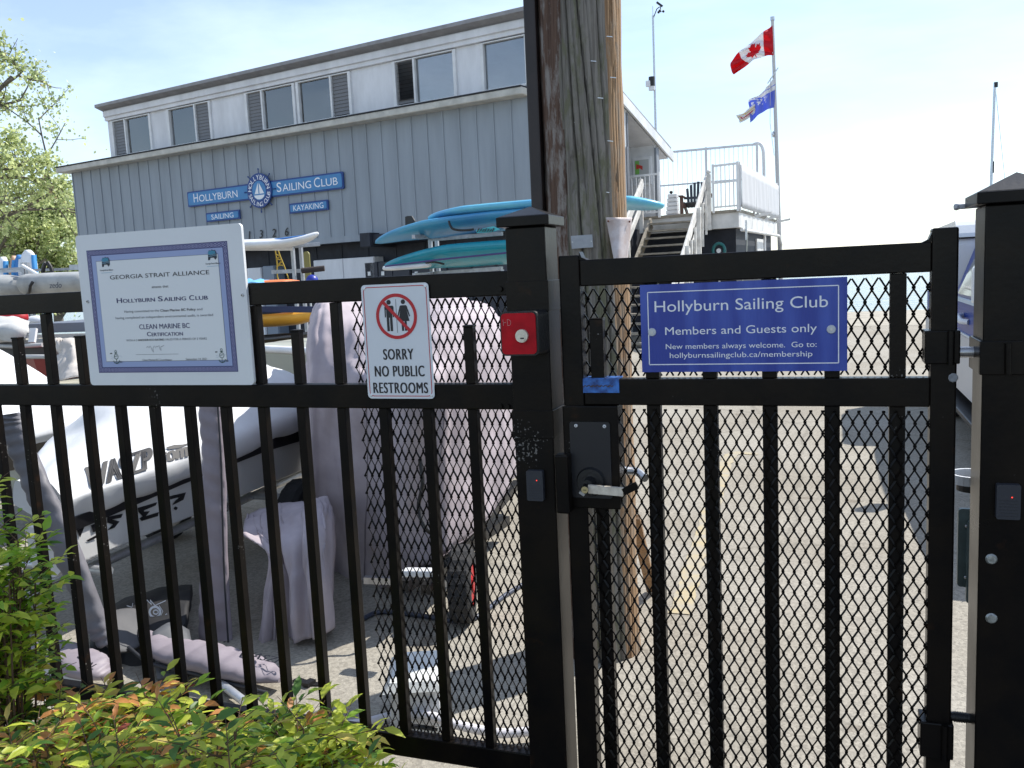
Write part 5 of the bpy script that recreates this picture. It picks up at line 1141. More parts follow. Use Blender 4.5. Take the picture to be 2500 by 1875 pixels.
a = MB(); x_ = Vector((.045,-.012,0)); P = crv([p+Vector((w_*.5+.002,-.02,0)) for p, w_ in zip(axis, (.160,.138,.114,.108,.106,.10))], 6); a.tube(P, .004, 6); P0 = axis[0]; a.tube([P0+Vector((-.066,-.02,-.015)), P0+Vector((.0,-.03,-.01)), P0+Vector((.066,-.02,.012))], .005, 6); a.build('zip_piping', M_pipe, f1)
wx = [gnd(352,1548,.10), gnd(405,1585,.09), gnd(500,1606,.09), gnd(600,1632,.07), gnd(690,1655,.05)]
a = MB(); pad(a, wx, (.05,.12,.16,.15,.06), (.03,.06,.075,.07,.03), (0,-.1,1), 8, 4, .006); wo = a.build('wing_cover', M_pad, f1)
a = MB(); Pw, nw = gnd(640,1610,.108), Vector((.0,-.35,1)).normalized(); pix_text(a, 'WASZP', (585,1604), (688,1626), (580,1586), Pw, nw, .3, .03, .004); a.build('lettering', M_ink, wo, recalc=False)
a = MB(); P = [p+Vector((-.02,-.07,-.03)) for p in wx]; a.tube(crv(P, 5), .008, 6); a.build('black_edge', M_pipe, wo)
a = MB(); a.bar(gnd(398,1620,.0)+Vector((0,0,.04)), gnd(560,1650,.0)+Vector((0,0,.04)), .10, .05); a.build('foot', M_pad, f1, bevel=.02)
f2 = thing('foil_cover', gnd(200,1560), 'grey padded foil cover slanting down to a black bag at the far left', 'foil cover', 'padded covers of the hydrofoils')
axis = [at(262,1575,2.60), at(232,1515,2.60), at(173,1370,2.60), at(113,1235,2.61), at(62,1125,2.62), at(34,1045,2.63), at(26,1010,2.63)]
a = MB(); pad(a, axis, (.07,.10,.112,.112,.108,.10,.07), (.05,.06,.06,.06,.06,.05,.04), (.2,-1,.1), 8, 11, .008); a.build('strut_cover', M_padg, f2)
wx = [gnd(60,1578,.05), gnd(110,1585,.09), gnd(170,1608,.09), gnd(230,1632,.08), gnd(262,1652,.05)]
a = MB(); pad(a, wx, (.05,.13,.15,.14,.05), (.03,.06,.07,.06,.03), (0,-.1,1), 8, 14, .005); wo = a.build('wing_cover', M_pad, f2)
a = MB(); Pw = gnd(175,1600,.125); pix_text(a, 'WASZP', (212,1636), (150,1610), (226,1612), Pw, nw, 0, .02, .004); a.build('lettering', M_ink, wo, recalc=False)
# black printed bag and grey mats on the ground between them
bg_ = thing('kit_bag', gnd(330,1560), 'black kit bag with white ring drawings lying between the foil covers', 'bag')
rows = G_([[(270,1490,3.15),(330,1462,3.3),(400,1448,3.35),(470,1438,3.4)], [(235,1540,2.85),(320,1500,2.98),(400,1492,3.0),(462,1480,3.05)], [(225,1610,2.66),(310,1585,2.75),(380,1560,2.8),(450,1540,2.9)], [(235,1680,2.6),(300,1680,2.62),(345,1660,2.66),(400,1600,2.78)]])
a = MB(); sheet(a, wrinkle(grid(rows, 8, 8), .02, 6, 4)); a.build('body', mat('black_canvas', (.014,.014,.016), .75, bump=.3, bscale=12), bg_, solid=.05)
rows = G_([[(216,1512,2.70),(260,1500,2.80),(300,1490,2.86),(342,1488,2.9)], [(222,1545,2.62),(262,1535,2.70),(300,1530,2.78),(342,1545,2.82)], [(280,1590,2.60),(300,1590,2.64),(318,1588,2.68),(340,1582,2.72)]])
a = MB(); sheet(a, wrinkle(grid(rows, 7, 7), .012, 8, 8)); a.build('flap', mat('grey_flap', (.10,.10,.105), .7), bg_, solid=.01)
Pb, nb_ = at(392,1500,2.92), Vector((.1,-1,.35)).normalized(); a = MB()
exb = nb_.cross(EZ).normalized()*-1; eyb = nb_.cross(exb).normalized(); eyb = -eyb if eyb.z < 0 else eyb
if exb.cross(eyb).dot(nb_) < 0: exb = -exb
def bpx(pts, wd): 
    Q = [onp(x, y, Pb, nb_) for x, y in pts]; strip(a, [((q-Pb).dot(exb), (q-Pb).dot(eyb)) for q in Q], wd, Pb+nb_*.012, exb, eyb, .004)
el = lambda cx, cy, rx, ry: [(cx+rx*math.cos(t), cy+ry*math.sin(t)) for t in [2*math.pi*i/18 for i in range(19)]]
bpx(el(384,1494,13,13), .010); bpx(el(386,1494,6,5), .005); bpx(el(381,1521,9,11), .009); bpx(el(381,1521,5,6), .007); bpx([(364,1464),(376,1476),(372,1464),(384,1478),(410,1466)], .004); bpx([(400,1510),(413,1498)], .004); bpx([(315,1478),(328,1482),(330,1472)], .003); bpx([(394,1478),(403,1492),(396,1508)], .003)
a.build('white_print', M_whiteink, bg_, recalc=False)
mt = thing('rubber_mat', gnd(420,1600), 'grey paint spattered board leaning between the foil covers', 'board')
rows = G_([[(372,1545,2.72),(418,1520,2.8),(460,1540,2.85)], [(378,1600,2.66),(425,1580,2.72),(470,1590,2.76)], [(384,1660,2.56),(430,1650,2.6),(475,1640,2.66)]])
a = MB(); sheet(a, grid(rows, 4, 4)); a.build('board', mat('spattered_grey', (.085,.09,.10), .6, var=.9, vscale=34, col2=(.10,.105,.115), detail=2), mt, solid=.012)
tb = thing('trolley_handle', gnd(590,1720), 'silver aluminium trolley tube resting on the ground behind the bottom rail', 'tube')
a = MB(); a.tube([gnd(596,1730)+Vector((0,0,.03)), at(505,1642,2.62), at(470,1620,2.75)], .016, 10); a.build('tube', M_alu, tb)
pk = thing('white_board', gnd(150,1660), 'pale board lying on the ground by the far left pickets', 'board')
MB().prism([gnd(100,1660)+Vector((0,0,.03)), gnd(215,1690)+Vector((0,0,.03)), gnd(215,1655)+Vector((0,0,.03)), gnd(118,1630)+Vector((0,0,.03))], (0,0,.03)).build('board', M_white, pk, bevel=.006)
# ------------------------------------------------------------------ white plastic box, pipe, hose near the gate
wb = thing('plastic_crate', gnd(1010,1790), 'white plastic box standing on the asphalt behind the mesh', 'box')
P0, P1 = gnd(952,1810), gnd(1085,1802); ex = (P1-P0).normalized(); ey = Vector((-ex.y, ex.x, 0)); ww = (P1-P0).length; H_ = .17; dp = .26
a = MB(); base = [P0, P0+ex*ww, P0+ex*ww+ey*dp, P0+ey*dp]; top = [P0+ex*.01+ey*.01, P0+ex*(ww-.01)+ey*.01, P0+ex*(ww-.01)+ey*(dp-.01), P0+ex*.01+ey*(dp-.01)]
a.loft([[p+EZ*.02 for p in base], [p+EZ*H_ for p in top]], True, True, smooth=False); a.build('tub', M_white, wb, bevel=.015)
a = MB(); a.loft([[p+EZ*(H_+.001) for p in [P0-ex*.012-ey*.012, P0+ex*(ww+.012)-ey*.012, P0+ex*(ww+.012)+ey*(dp+.012), P0-ex*.012+ey*(dp+.012)]], [p+EZ*(H_+.028) for p in top]], True, True, smooth=False); a.build('lid', mat('lid_white', (.66,.67,.64), .45, var=.1), wb, bevel=.008)
for k in (.25, .75): MB().sphere(P0+ex*ww*k+EZ*(H_*.8)-ey*.002, .007, 8).build('rivet', M_steel, wb)
MB().tube([P0+ex*.02-ey*.03+EZ*.05, P0+ex*(ww*.5)-ey*.05+EZ*.075, P0+ex*(ww-.02)-ey*.03+EZ*.05], .008, 8).build('handle', M_black2, wb)
pp = thing('plastic_pipe', gnd(1220,1795), 'white plastic pipe curving along the ground by the latch post', 'pipe')
P = [gnd(690,1765,.05), gnd(780,1772,.05), gnd(880,1766,.05), gnd(960,1748,.06), gnd(1040,1746,.10), gnd(1110,1768,.07), gnd(1170,1782,.05), gnd(1230,1790,.04), gnd(1320,1782,.04), gnd(1390,1772,.03)]
MB().tube(crv(P, 5), .0155, 10).build('pipe', mat('pvc_white', (.64,.62,.66), .4), pp)
hs = thing('garden_hose', gnd(1150,1520), 'dark blue grey hose lying round the trolley wheel', 'hose')
P = [gnd(1290,1425), gnd(1230,1462), gnd(1165,1512), gnd(1110,1522), gnd(1020,1508), gnd(930,1500), gnd(880,1520)]
MB().tube([p+EZ*.012 for p in crv(P, 6)], .0115, 8).build('hose', mat('hose_blue', (.045,.055,.085), .4), hs)
sb_ = thing('strap_buckle', gnd(750,1672), 'black strap with a buckle dropped on the asphalt', 'strap')
a = MB(); a.bar(gnd(722,1662)+EZ*.006, gnd(760,1676)+EZ*.006, .03, .008); a.bar(gnd(745,1680)+EZ*.012, gnd(765,1668)+EZ*.012, .03, .014); a.build('buckle', M_black2, sb_); MB().bar(gnd(765,1672)+EZ*.004, gnd(800,1672)+EZ*.004, .028, .004).build('webbing', M_black2, sb_)
# dry twigs on the ground
# ------------------------------------------------------------------ rack with boards by the clubhouse
RP = at(1250, 520, 11)                        # plane of the racks, parallel to the clubhouse front
def rp(px, py, off=0): return onp(px, py, RP+bn*off, bn)
M_galv = mat('galvanised_rack', (.40,.42,.45), .5, .5, .2, 14)
def board(t, name, spine, wid, thk, M, tilt, n=40, tip=(.12,.12), roll_axis=None, keel=0):
    P = crv(spine, 12); m_ = len(P); rings = []
    tot = [0.0]
    for p, q in zip(P, P[1:]): tot.append(tot[-1]+(q-p).length)
    for i, p in enumerate(P):
        s_ = tot[i]/tot[-1]; d = (P[min(i+1, m_-1)]-P[max(i-1, 0)]).normalized()
        side = d.cross(EZ).normalized(); upn = side.cross(d); side, upn = side*math.cos(tilt)+upn*math.sin(tilt), upn*math.cos(tilt)-side*math.sin(tilt)
        f = min(1, (s_/tip[0])**.55 if s_ < tip[0] else 1, ((1-s_)/tip[1])**.55 if s_ > 1-tip[1] else 1); f = max(f, .04); f *= (.90+.10*math.sin(math.pi*s_)); g = max(.25, f**.5)
        ring = []
        for k in range(18):
            a_ = 2*math.pi*k/18; c, s2 = math.cos(a_), math.sin(a_)
            ring.append(p+side*wid*.5*f*math.copysign(abs(c)**.75, c)+upn*thk*.5*g*math.copysign(abs(s2)**(.8 if s2 > 0 else 1.0), s2)*(1+keel*(1-abs(c)) if s2 < 0 else 1))
        rings.append(ring)
    a = MB(); a.loft(rings, True, True); return a.build(name, M, t)
rk = thing('board_rack', rp(1058, 700), 'pale metal rack carrying the turquoise boards beside the clubhouse', 'rack'); rk.location.z = 0
def rpost(t, px, y0, off, w=.05):
    T = rp(px, y0, off); MB().box(T.x-w/2, T.x+w/2, T.y-w/2, T.y+w/2, 0, T.z).build('post', M_galv, t, bevel=.004)
ROOTINV[rk] = Matrix.Translation(-rk.location)
rpost(rk, 1050, 584, .0); rpost(rk, 1066, 582, -.35)
for pa, pb, o0, o1 in (((1009,578), (1054,578), .5, 0), ((1055,584), (1226,570), .0, .06), ((1010,672), (1056,668), .5, 0), ((1056,668), (1226,655), 0, .06)):
    MB().bar(rp(*pa, o0), rp(*pb, o1), .05, .055).build('arm', M_galv, rk, bevel=.004)
MB().bar(rp(1270,566,-.1), rp(1480,546,-.1), .05, .055).build('arm', M_galv, rk)
MB().bar(Vector((rp(1440,550,-.1).x, rp(1440,550,-.1).y, 0)), rp(1440,520,-.1), .05, .05).build('post', M_galv, rk)
M_tq = mat('pale_turquoise_board', lin(110,196,216), .30, var=.12, vscale=1.3, col2=lin(84,160,206)); M_tb = mat('blue_turquoise_board', lin(62,134,186), .28, var=.35, vscale=1.2, col2=lin(78,160,196)); M_tl = mat('teal_canoe', lin(20,140,160), .25, var=.1)
b = thing('paddle_board', rp(1300,515,.05), 'pale turquoise paddle board on top of the rack, its nose beyond the pole', 'paddle board', 'boards on the rack')
board(b, 'hull', [rp(1046,534,.20), rp(1110,524,.20), rp(1250,511,.18), rp(1400,500,.12), rp(1530,496,.1), rp(1621,502,.1)], .70, .13, M_tq, .12, tip=(.22,.10))
b = thing('paddle_board', rp(1050,560,.25), 'blue turquoise paddle board upside down with a black fin, below the top one', 'paddle board', 'boards on the rack')
board(b, 'hull', [rp(917,592,.22), rp(980,574,.22), rp(1080,557,.22), rp(1230,539,.2), rp(1380,530,.18), rp(1480,536,.15)], .62, .13, M_tb, .30, tip=(.30,.12))
c = rp(1004,557,.2); a = MB(); a.prism([c+be*-.09, c+be*.10, c+be*.075+EZ*.10, c+be*.03+EZ*.165, c+be*-.045+EZ*.17, c+be*-.085+EZ*.16], bn*.015); a.build('fin', M_black2, b, bevel=.004)
P = [rp(1096,540,.54), rp(1099,550,.56), rp(1105,558,.57), rp(1120,562,.57), rp(1140,562,.56), rp(1156,560,.55)]; MB().tube(crv(P, 4), .016, 8).build('leash', M_black2, b)
a = MB(); Ps = [rp(x, y, .54) for x, y in ((1162,562), (1200,553), (1205,552), (1222,560), (1200,567), (1165,569))]; a.add(Ps, [tuple(range(6))]); a.build('teal_patch', mat('teal_patch', lin(60,170,180), .4), b, solid=.006)
a = MB(); 
for k in range(7): x = 1165+k*6; a.bar(rp(x, 566, .555), rp(x+5, 557+k%3, .555), .008, .01)
a.build('scribble', M_ink, b)
b = thing('canoe', rp(1100,630,.25), 'teal canoe with a purple stripe on the lower arms of the rack', 'canoe')
board(b, 'hull', [rp(938,652,.2), rp(990,642,.2), rp(1080,629,.2), rp(1180,620,.2), rp(1290,613,.18), rp(1400,609,.15)], .66, .19, M_tl, .35, tip=(.42,.2), keel=.3)
P = [rp(941,650,.44), rp(1000,643,.50), rp(1080,633,.53), rp(1180,623,.53), rp(1240,617,.53)]; MB().tube(crv(P, 5), .013, 6).build('stripe', mat('purple_stripe', lin(60,50,110), .4), b)
P = [rp(938,655,.30), rp(960,655,.38), rp(1010,651,.40), rp(1050,647,.40)]; MB().tube(crv(P, 4), [.03]*13, 8).build('white_rim', M_white, b)
P = [rp(1040,642,.45), rp(1062,640,.5), rp(1085,645,.45)]; MB().tube(crv(P, 5), .014, 6).build('strap', M_black2, b)
# left rack: white board, yellow rope, padded arm, paddle
r2 = thing('board_rack', rp(722, 700, -.5), 'pale metal rack carrying the white paddle board under the house numbers', 'rack'); r2.location.z = 0; ROOTINV[r2] = Matrix.Translation(-r2.location)
rpost(r2, 714, 606, 0); rpost(r2, 734, 604, -.4)
for pa, pb, o0, o1 in (((560,607), (716,607), .4, 0), ((718,601), (781,596), -.1, -.4)): MB().bar(rp(*pa, o0), rp(*pb, o1), .05, .06).build('arm', M_white if pa[0] < 600 else M_galv, r2, bevel=.004)
MB().bar(rp(664,664,.1), rp(738,661,-.1), .05, .06).build('arm', M_galv, r2); a = MB(); a.tube([rp(736,661,-.1), rp(792,655,-.3)], .045, 8); a.build('padded_arm', mat('dark_padding', (.04,.03,.028), .8), r2)
b = thing('paddle_board', rp(680,595,.2), 'white paddle board with a blue deck and upturned nose on the left rack', 'paddle board')
board(b, 'hull', [rp(540,597,.25), rp(620,596,.25), rp(700,592,.2), rp(745,583,.15), rp(777,569,.1)], .66, .15, M_white, -.05, tip=(.1,.36))
board(b, 'deck_pad', [rp(640,587.5,.2), rp(690,585,.18), rp(745,576.5,.14), rp(770,569,.1)], .50, .05, mat('deck_blue', lin(56,112,178), .5), -.05, tip=(.15,.4))
ro = thing('yellow_rope', rp(680,640,-.3), 'tangled yellow rope hanging from the arm of the left rack', 'rope')
M_yr = mat('rope_yellow', lin(176,150,60), .8)
for P in ([(672,611),(676,640),(677,672),(680,684)], [(679,611),(685,628),(694,650),(700,668),(706,684)], [(675,622),(683,625),(677,632),(688,636),(680,646),(690,648)], [(679,650),(684,642),(688,640)]): MB().tube(crv([rp(x, y, -.3) for x, y in P], 5), .010, 6).build('strand', M_yr, ro)
pd = thing('paddle', rp(752,645,-.6), 'olive paddle blade standing behind the left rack', 'paddle')
c = rp(752,650,-.6); a = MB(); pts = rrect(-.075,.06,-.24,.24,.06); a.prism([c+be*x+EZ*z for x, z in pts], bn*.02); a.build('blade', mat('olive_blade', (.22,.20,.06), .5), pd, bevel=.006); MB().tube([c+EZ*-.2, Vector((c.x, c.y, .3))], .018, 8).build('shaft', M_alu, pd)
bu = thing('blue_ball', rp(762,681,-.1), 'blue buoy just above the fence rail below the paddle', 'buoy'); MB().sphere(rp(762,686,-.1), .10, 16).build('buoy', mat('buoy_blue', lin(30,48,150), .4), bu)
# boats stacked on the low rack seen through the gap right of the certificate
YB = 8.2
lr = thing('boat_rack', at(700,900,YB), 'dark low rack holding the yellow kayaks, right of the certificate', 'rack'); lr.location.z = 0; ROOTINV[lr] = Matrix.Translation(-lr.location)
q0, q1 = at(560,780,YB), at(800,770,YB)
for x in (-6.3, -4.3): MB().box(x, x+.06, YB+.2, YB+.26, 0, 1.5).build('post', M_galv, lr); MB().box(x, x+.06, YB-.5, YB+.9, .90, .95).build('arm', M_black2, lr); MB().box(x, x+.06, YB-.5, YB+.9, 1.16, 1.2).build('arm', M_black2, lr)
P = at(665,865,YB-.3); MB().bar(P+Vector((.1,0,-.15)), P+Vector((-.3,0,.12)), .05, .05).build('brace', M_black2, lr)
M_yk = mat('yellow_plastic', lin(226,168,62), .45, var=.1, vscale=2)
def kayak(pa, pb, wid, thk, M, label, name='kayak', tilt=.1, cat='kayak'):
    t = thing(name, (Vector(pa)+Vector(pb))/2, label, cat); A, Bq = Vector(pa), Vector(pb)
    board(t, 'hull', [A+EZ*.05, lerp(A,Bq,.3), lerp(A,Bq,.7), Bq+EZ*.05], wid, thk, M, tilt, tip=(.3,.3), keel=.3)
    a = MB(); m_ = lerp(A, Bq, .5); d = (Bq-A).normalized(); s_ = d.cross(EZ).normalized()
    a.tube([m_+EZ*thk*.5+d*.4*math.cos(k)+s_*.18*math.sin(k) for k in [2*math.pi*i/16 for i in range(17)]], .02, 6, caps=False); a.build('cockpit_rim', M_black2, t)
    return t
kayak(at(540,786,YB), at(800,770,YB+.2), .5, .13, M_yk, 'upper yellow kayak on the low rack, half in shade')
kayak(at(545,836,YB), at(780,820,YB+.2), .42, .06, mat('grey_plastic', (.12,.125,.13), .45), 'dark grey kayak lying between the two yellow ones')
kayak(at(548,862,YB-.1), at(760,838,YB+.1), .3, .06, mat('ochre_plastic', lin(210,160,70), .5), 'lower thin yellow board beneath the dark grey kayak', 'yellow_board', .1, 'board')
kayak(at(1150,850,7.2), at(1330,820,7.6), .5, .30, mat('amber_plastic', lin(216,150,40), .45), 'amber kayak end showing between the boat cover and the key switch')
tp = thing('blue_tarp', at(690,755,YB), 'dark blue tarp hanging over the top of the low rack', 'tarp')
rows = [[at(x, y, YB+o_) for x, o_ in ((600,-.4),(680,-.42),(760,-.4),(830,-.35))] for y in (748, 756, 763)]
a = MB(); sheet(a, grid(rows, 4, 4)); a.build('sheet', mat('tarp_navy', lin(26,36,70), .6), tp, solid=.02)
wt = thing('white_dinghy', at(690,900,6.6), 'white dinghy hull with a pale green side under the kayaks', 'dinghy')
a = MB(); rings = []
for px, y in ((560,6.9), (650,6.7), (740,6.6), (830,6.6), (905,6.7)):
    T = at(px, 855+ (px-650)*.05, y); b_ = .75 if px < 850 else .35
    rings.append([T+Vector((0,b_*1.6,0)), T+Vector((.0,b_*1.4,-.3)), T+Vector((0,b_*.6,-.55)), T+Vector((0,.12,-.32)), T+Vector((0,0,-.04)), T])
a.loft(rings, True, True, smooth=False); a.build('hull', mat('pale_green_hull', (.40,.43,.39), .4), wt)
a = MB(); a.tube([at(px, 852+(px-650)*.05, y-.02) for px, y in ((560,6.9), (650,6.7), (740,6.6), (830,6.6), (905,6.7))], .035, 8); a.build('gunwale', M_white, wt)
for x_ in (640, 820): p = at(x_, 900, 7.1); MB().box(p.x-.05, p.x+.05, p.y-.3, p.y+.5, 0, p.z-.35).build('stand', M_black2, wt)
pg = thing('pale_dinghy', at(1215,900,6.2), 'pale grey green dinghy side behind the right end of the boat cover', 'dinghy')
a = MB(); rings = []
for px, y in ((1190,6.6), (1230,6.4), (1290,6.3), (1340,6.5)):
    T = at(px, 842, y); rings.append([T+Vector((0,1.0,0)), T+Vector((0,.9,-.35)), T+Vector((0,.2,-.42)), T+Vector((0,.02,-.2)), T])
a.loft(rings, True, True, smooth=False); a.build('hull', MATS['pale_green_hull'], pg); p = at(1250,900,6.8); MB().box(p.x-.3, p.x+.3, p.y-.1, p.y+.3, 0, p.z-.30).build('stand', M_black2, pg)
bt = thing('blue_tarp', at(625,688,8), 'crumpled light blue tarp just above the fence rail beside the certificate', 'tarp')
rows = [[at(560,690+d_,7.9+o_), at(600,684+d_,7.9+o_), at(630,683+d_,7.9+o_), at(660,690+d_,7.9+o_)] for d_, o_ in ((12,-.2), (2,0), (8,.5))]
a = MB(); sheet(a, wrinkle(grid(rows, 8, 6), .05, 5, 3)); a.build('sheet', mat('tarp_light_blue', lin(110,176,220), .5), bt, solid=.01)
ok_ = thing('orange_hull', at(690,690,8.4), 'orange canoe edge showing just above the fence rail', 'canoe'); A, Bq = at(640,704,8.1), at(742,700,8.1); board(ok_, 'hull', [A, lerp(A,Bq,.3), lerp(A,Bq,.7), Bq], .55, .16, mat('orange_plastic', lin(220,120,60), .5), .1, tip=(.2,.2))
# ------------------------------------------------------------------ boats and clutter at the far left
YL = 11.5
lrk = thing('dinghy_rack', at(60,640,YL), 'grey tube rack stacked with wrapped hulls at the far left', 'rack'); lrk.location.z = 0; ROOTINV[lrk] = Matrix.Translation(-lrk.location)
for px in (58, 68, -120, 215):
    p = at(px, 655, YL); MB().box(p.x-.03, p.x+.03, p.y-.03, p.y+.03, 0, at(px,655,YL).z+.10).build('post', M_galv, lrk)
for pa, pb in (((-140,668), (215,655)), ((-140,672), (230,716)), ((-100,665), (55,655))): MB().bar(at(*pa, YL), at(*pb, YL+.4), .04, .045).build('rail', M_galv, lrk)
MB().bar(at(-140,724,YL), at(230,714,YL), .05, .05).build('rail', M_galv, lrk)
M_wrap = mat('grey_wrap', (.36,.37,.37), .75, var=.25, vscale=2.5, bump=.15)
def wrap(pts, wid, thk, label, txt=None, tpx=None):
    t = thing('wrapped_hull', at(*pts[1]), label, 'hull', 'wrapped hulls on the left rack'); board(t, 'cover', [at(*p) for p in pts], wid, thk, M_wrap, .15, tip=(.12,.12), keel=.2)
    if txt:
        a = MB(); P = at(tpx[0], tpx[1], YL-.60); letters(a, txt, P, EX, EZ, h=.10, w=.26, bold=.03, shear=.2); a.build('lettering', mat('faded_ink', (.06,.07,.09), .6), t, recalc=False)
    return t
wrap([(-220,708,YL), (-100,704,YL), (0,702,YL), (74,700,YL)], .95, .42, 'left grey wrapped hull on the far left rack')
wrap([(72,700,YL), (110,698,YL), (170,696,YL), (260,692,YL)], .95, .40, 'right grey wrapped hull lashed with a dark strap on the left rack', 'zedo', (136,703))
a = MB(); P = [at(80,688,YL-.5), at(74,698,YL-.55), at(72,712,YL-.5), at(66,720,YL-.3)]; sp_ = thing('lashing_strap', P[0], 'dark strap lashed round the right wrapped hull', 'strap'); a.tube(P, .025, 6); a.build('strap', M_black2, sp_)
for (xt, yt, xb, yb, w_, M, lab) in ((8,627,16,690,.24,M_white,'white and blue board standing upright at the very left edge'), (35,624,36,690,.15,mat('tan_board', lin(176,140,110), .5),'tan board standing upright between the blue and white ones'), (48,622,50,684,.22,mat('blue_board', lin(54,118,180), .5),'blue board standing upright beside the tan one'), (68,610,82,690,.40,M_white,'widest white board standing upright on the left rack')):
    t = thing('upright_board', at(xb, yb, YL+.6), lab, 'board', 'boards standing on the left rack'); A, Bq = at(xb, yb+12, YL+.6), at(xt, yt, YL+.7)
    P = crv([A, lerp(A,Bq,.5)+Vector((0,-.03,0)), Bq], 10); rings = []
    for i, p in enumerate(P):
        s_ = i/(len(P)-1); f = w_*.5*(1 if s_ < .6 else max(.12, math.sqrt(max(0, 1-((s_-.6)/.4)**2)))); rings.append([p+Vector((f*math.cos(k), .06*math.sin(k), 0)) for k in [2*math.pi*j/14 for j in range(14)]])
    MB().loft(rings, True, True).build('board', M, t)
    if 'white and blue' in lab or 'tan' in lab:
        P2 = P[2:18]; rings = [[p+Vector((w_*.45+.04*math.cos(k), -.04+.05*math.sin(k), 0)) for k in [2*math.pi*j/8 for j in range(8)]] for p in P2]; MB().loft(rings, True, True).build('rail_stripe', mat('stripe_blue', lin(60,140,200), .5) if 'white' in lab else M_white, t)
bi = thing('mast_bundle', at(150,670,YL+.2), 'tangle of black tubes and a white spar on the left rack', 'spar')
for P in ([(104,665),(108,648),(112,641)], [(116,640),(124,652),(130,672)], [(104,668),(128,668)], [(135,678),(190,675)], [(130,672),(190,670)]): MB().tube([at(x, y, YL+.1) for x, y in P], .035, 6).build('tube', M_black2, bi)
MB().tube([at(54,648,YL-.1), at(118,686,YL-.1)], .03, 6).build('spar', M_white, bi); MB().bar(at(172,653,YL), at(200,652,YL), .05, .09).build('bar', M_galv, bi); MB().bar(at(146,676,YL), at(190,676,YL), .05, .07).build('bar', M_white, bi)
# tarps and tubs seen between the two upper rails at the left
gt = thing('tarped_dinghy', at(30,800,6.3), 'boat under a pale grey tarp at the far left between the rails', 'boat')
rows = G_([[(-90,830,6.0),(-20,828,6.0),(30,835,6.0),(66,826,6.1)], [(-90,800,6.05),(-20,798,6.05),(40,800,6.05),(70,802,6.2)], [(-90,785,6.4),(-20,783,6.4),(35,783,6.4),(68,796,6.5)], [(-90,790,7.2),(-20,780,7.2),(30,778,7.2),(66,792,7.0)], [(-90,840,7.8),(-20,840,7.8),(30,840,7.7),(66,830,7.4)]])
a = MB(); sheet(a, wrinkle(grid(rows, 8, 8), .05, 2.8, 12)); a.build('tarp', mat('pale_grey_tarp', (.46,.46,.45), .8, var=.15, bump=.2), gt, solid=.01)
a = MB(); P0, P1 = at(-90,850,6.1), at(104,848,6.1); a.obox((P0+P1)/2+Vector((0,.6,-.1)), (P1-P0)/2, (0,.5,0), (0,0,.12)); a.build('hull', mat('charcoal_hull', (.035,.037,.04), .5), gt, bevel=.03)
a = MB(); a.tube([at(-60,842,6.05), at(30,846,6.05), at(104,842,6.1)], .02, 8); a.build('rim', mat('pale_rim', (.4,.4,.39), .5), gt)
p = at(20,900,6.6); MB().box(p.x-.6, p.x+.6, p.y-.2, p.y+.4, 0, P0.z-.2).build('trolley', M_black2, gt)
a = MB(); a.bar(at(83,802,6.15), at(78,836,6.1), .06, .03); a.build('loose_board', M_white, gt)
rh = thing('red_dinghy', at(95,885,6.0), 'dark red dinghy hull in shade under the tarped boat', 'dinghy')
a = MB(); rings = []
for px, y in ((40,6.0), (80,5.8), (130,5.8), (175,6.0)):
    T = at(px, 872, y); rings.append([T+Vector((0,.9,0)), T+Vector((0,.8,-.25)), T+Vector((0,.3,-.35)), T+Vector((0,.05,-.2)), T])
a.loft(rings, True, True, smooth=False); a.build('hull', mat('dark_red_hull', lin(120,14,18), .4), rh)
a = MB(); a.tube([at(px, 871, y) for px, y in ((40,6.0), (80,5.8), (130,5.8), (175,6.0))], .02, 8); a.build('gunwale', MATS['pale_rim'], rh); p = at(110,930,6.3); MB().box(p.x-.5, p.x+.5, p.y-.1, p.y+.3, 0, T.z-.30).build('cradle', M_black2, rh)
cb = thing('cloth_bundle', at(165,880,5.2), 'crumpled beige cover heaped beside the certificate between the rails', 'cloth')
rows = G_([[(140,928,5.0),(165,926,4.95),(200,925,5.0),(225,925,5.1)], [(142,905,5.1),(165,905,5.0),(190,900,5.05),(215,910,5.1)], [(136,850,5.3),(160,860,5.2),(180,850,5.2),(192,870,5.3)], [(134,830,5.4),(150,836,5.35),(170,832,5.35),(184,834,5.4)], [(136,845,5.8),(150,840,5.8),(172,840,5.8),(190,850,5.8)], [(130,920,6.2),(150,925,6.2),(190,925,6.2),(225,925,6.0)]])
a = MB(); sheet(a, wrinkle(grid(rows, 8, 8), .07, 6, 21)); a.build('cloth', mat('beige_canvas', (.48,.44,.40), .85, var=.15, bump=.2), cb, solid=.01)
p = at(180,935,5.6); MB().box(p.x-.35, p.x+.35, p.y-.5, p.y+.5, 0, p.z).build('crate_below', mat('weathered_box', (.40,.38,.30), .7, var=.2), cb)
tr_ = thing('flat_trailer', at(170,800,8.5), 'blue grey flat trailer bed behind the far left pickets', 'trailer')
A, Bq = at(60,795,8.4), at(320,788,8.4); MB().box(A.x, Bq.x, 8.4, 9.8, A.z-.10, A.z+.02).build('bed', mat('blue_grey_bed', (.14,.16,.20), .6), tr_, bevel=.01)
a = MB(); a.box(A.x, Bq.x, 8.35, 8.3999, A.z-.16, A.z-.12); a.build('pale_edge', MATS['pale_rim'], tr_)
for x in (A.x+.5, Bq.x-.6): wheel(tr_, Vector((x, 8.7, .28)), (0,1,0), .28, .18, M_steel)
MB().box(A.x+.2, Bq.x-.2, 8.6, 9.6, .34, A.z-.165).build('chassis', M_black2, tr_)
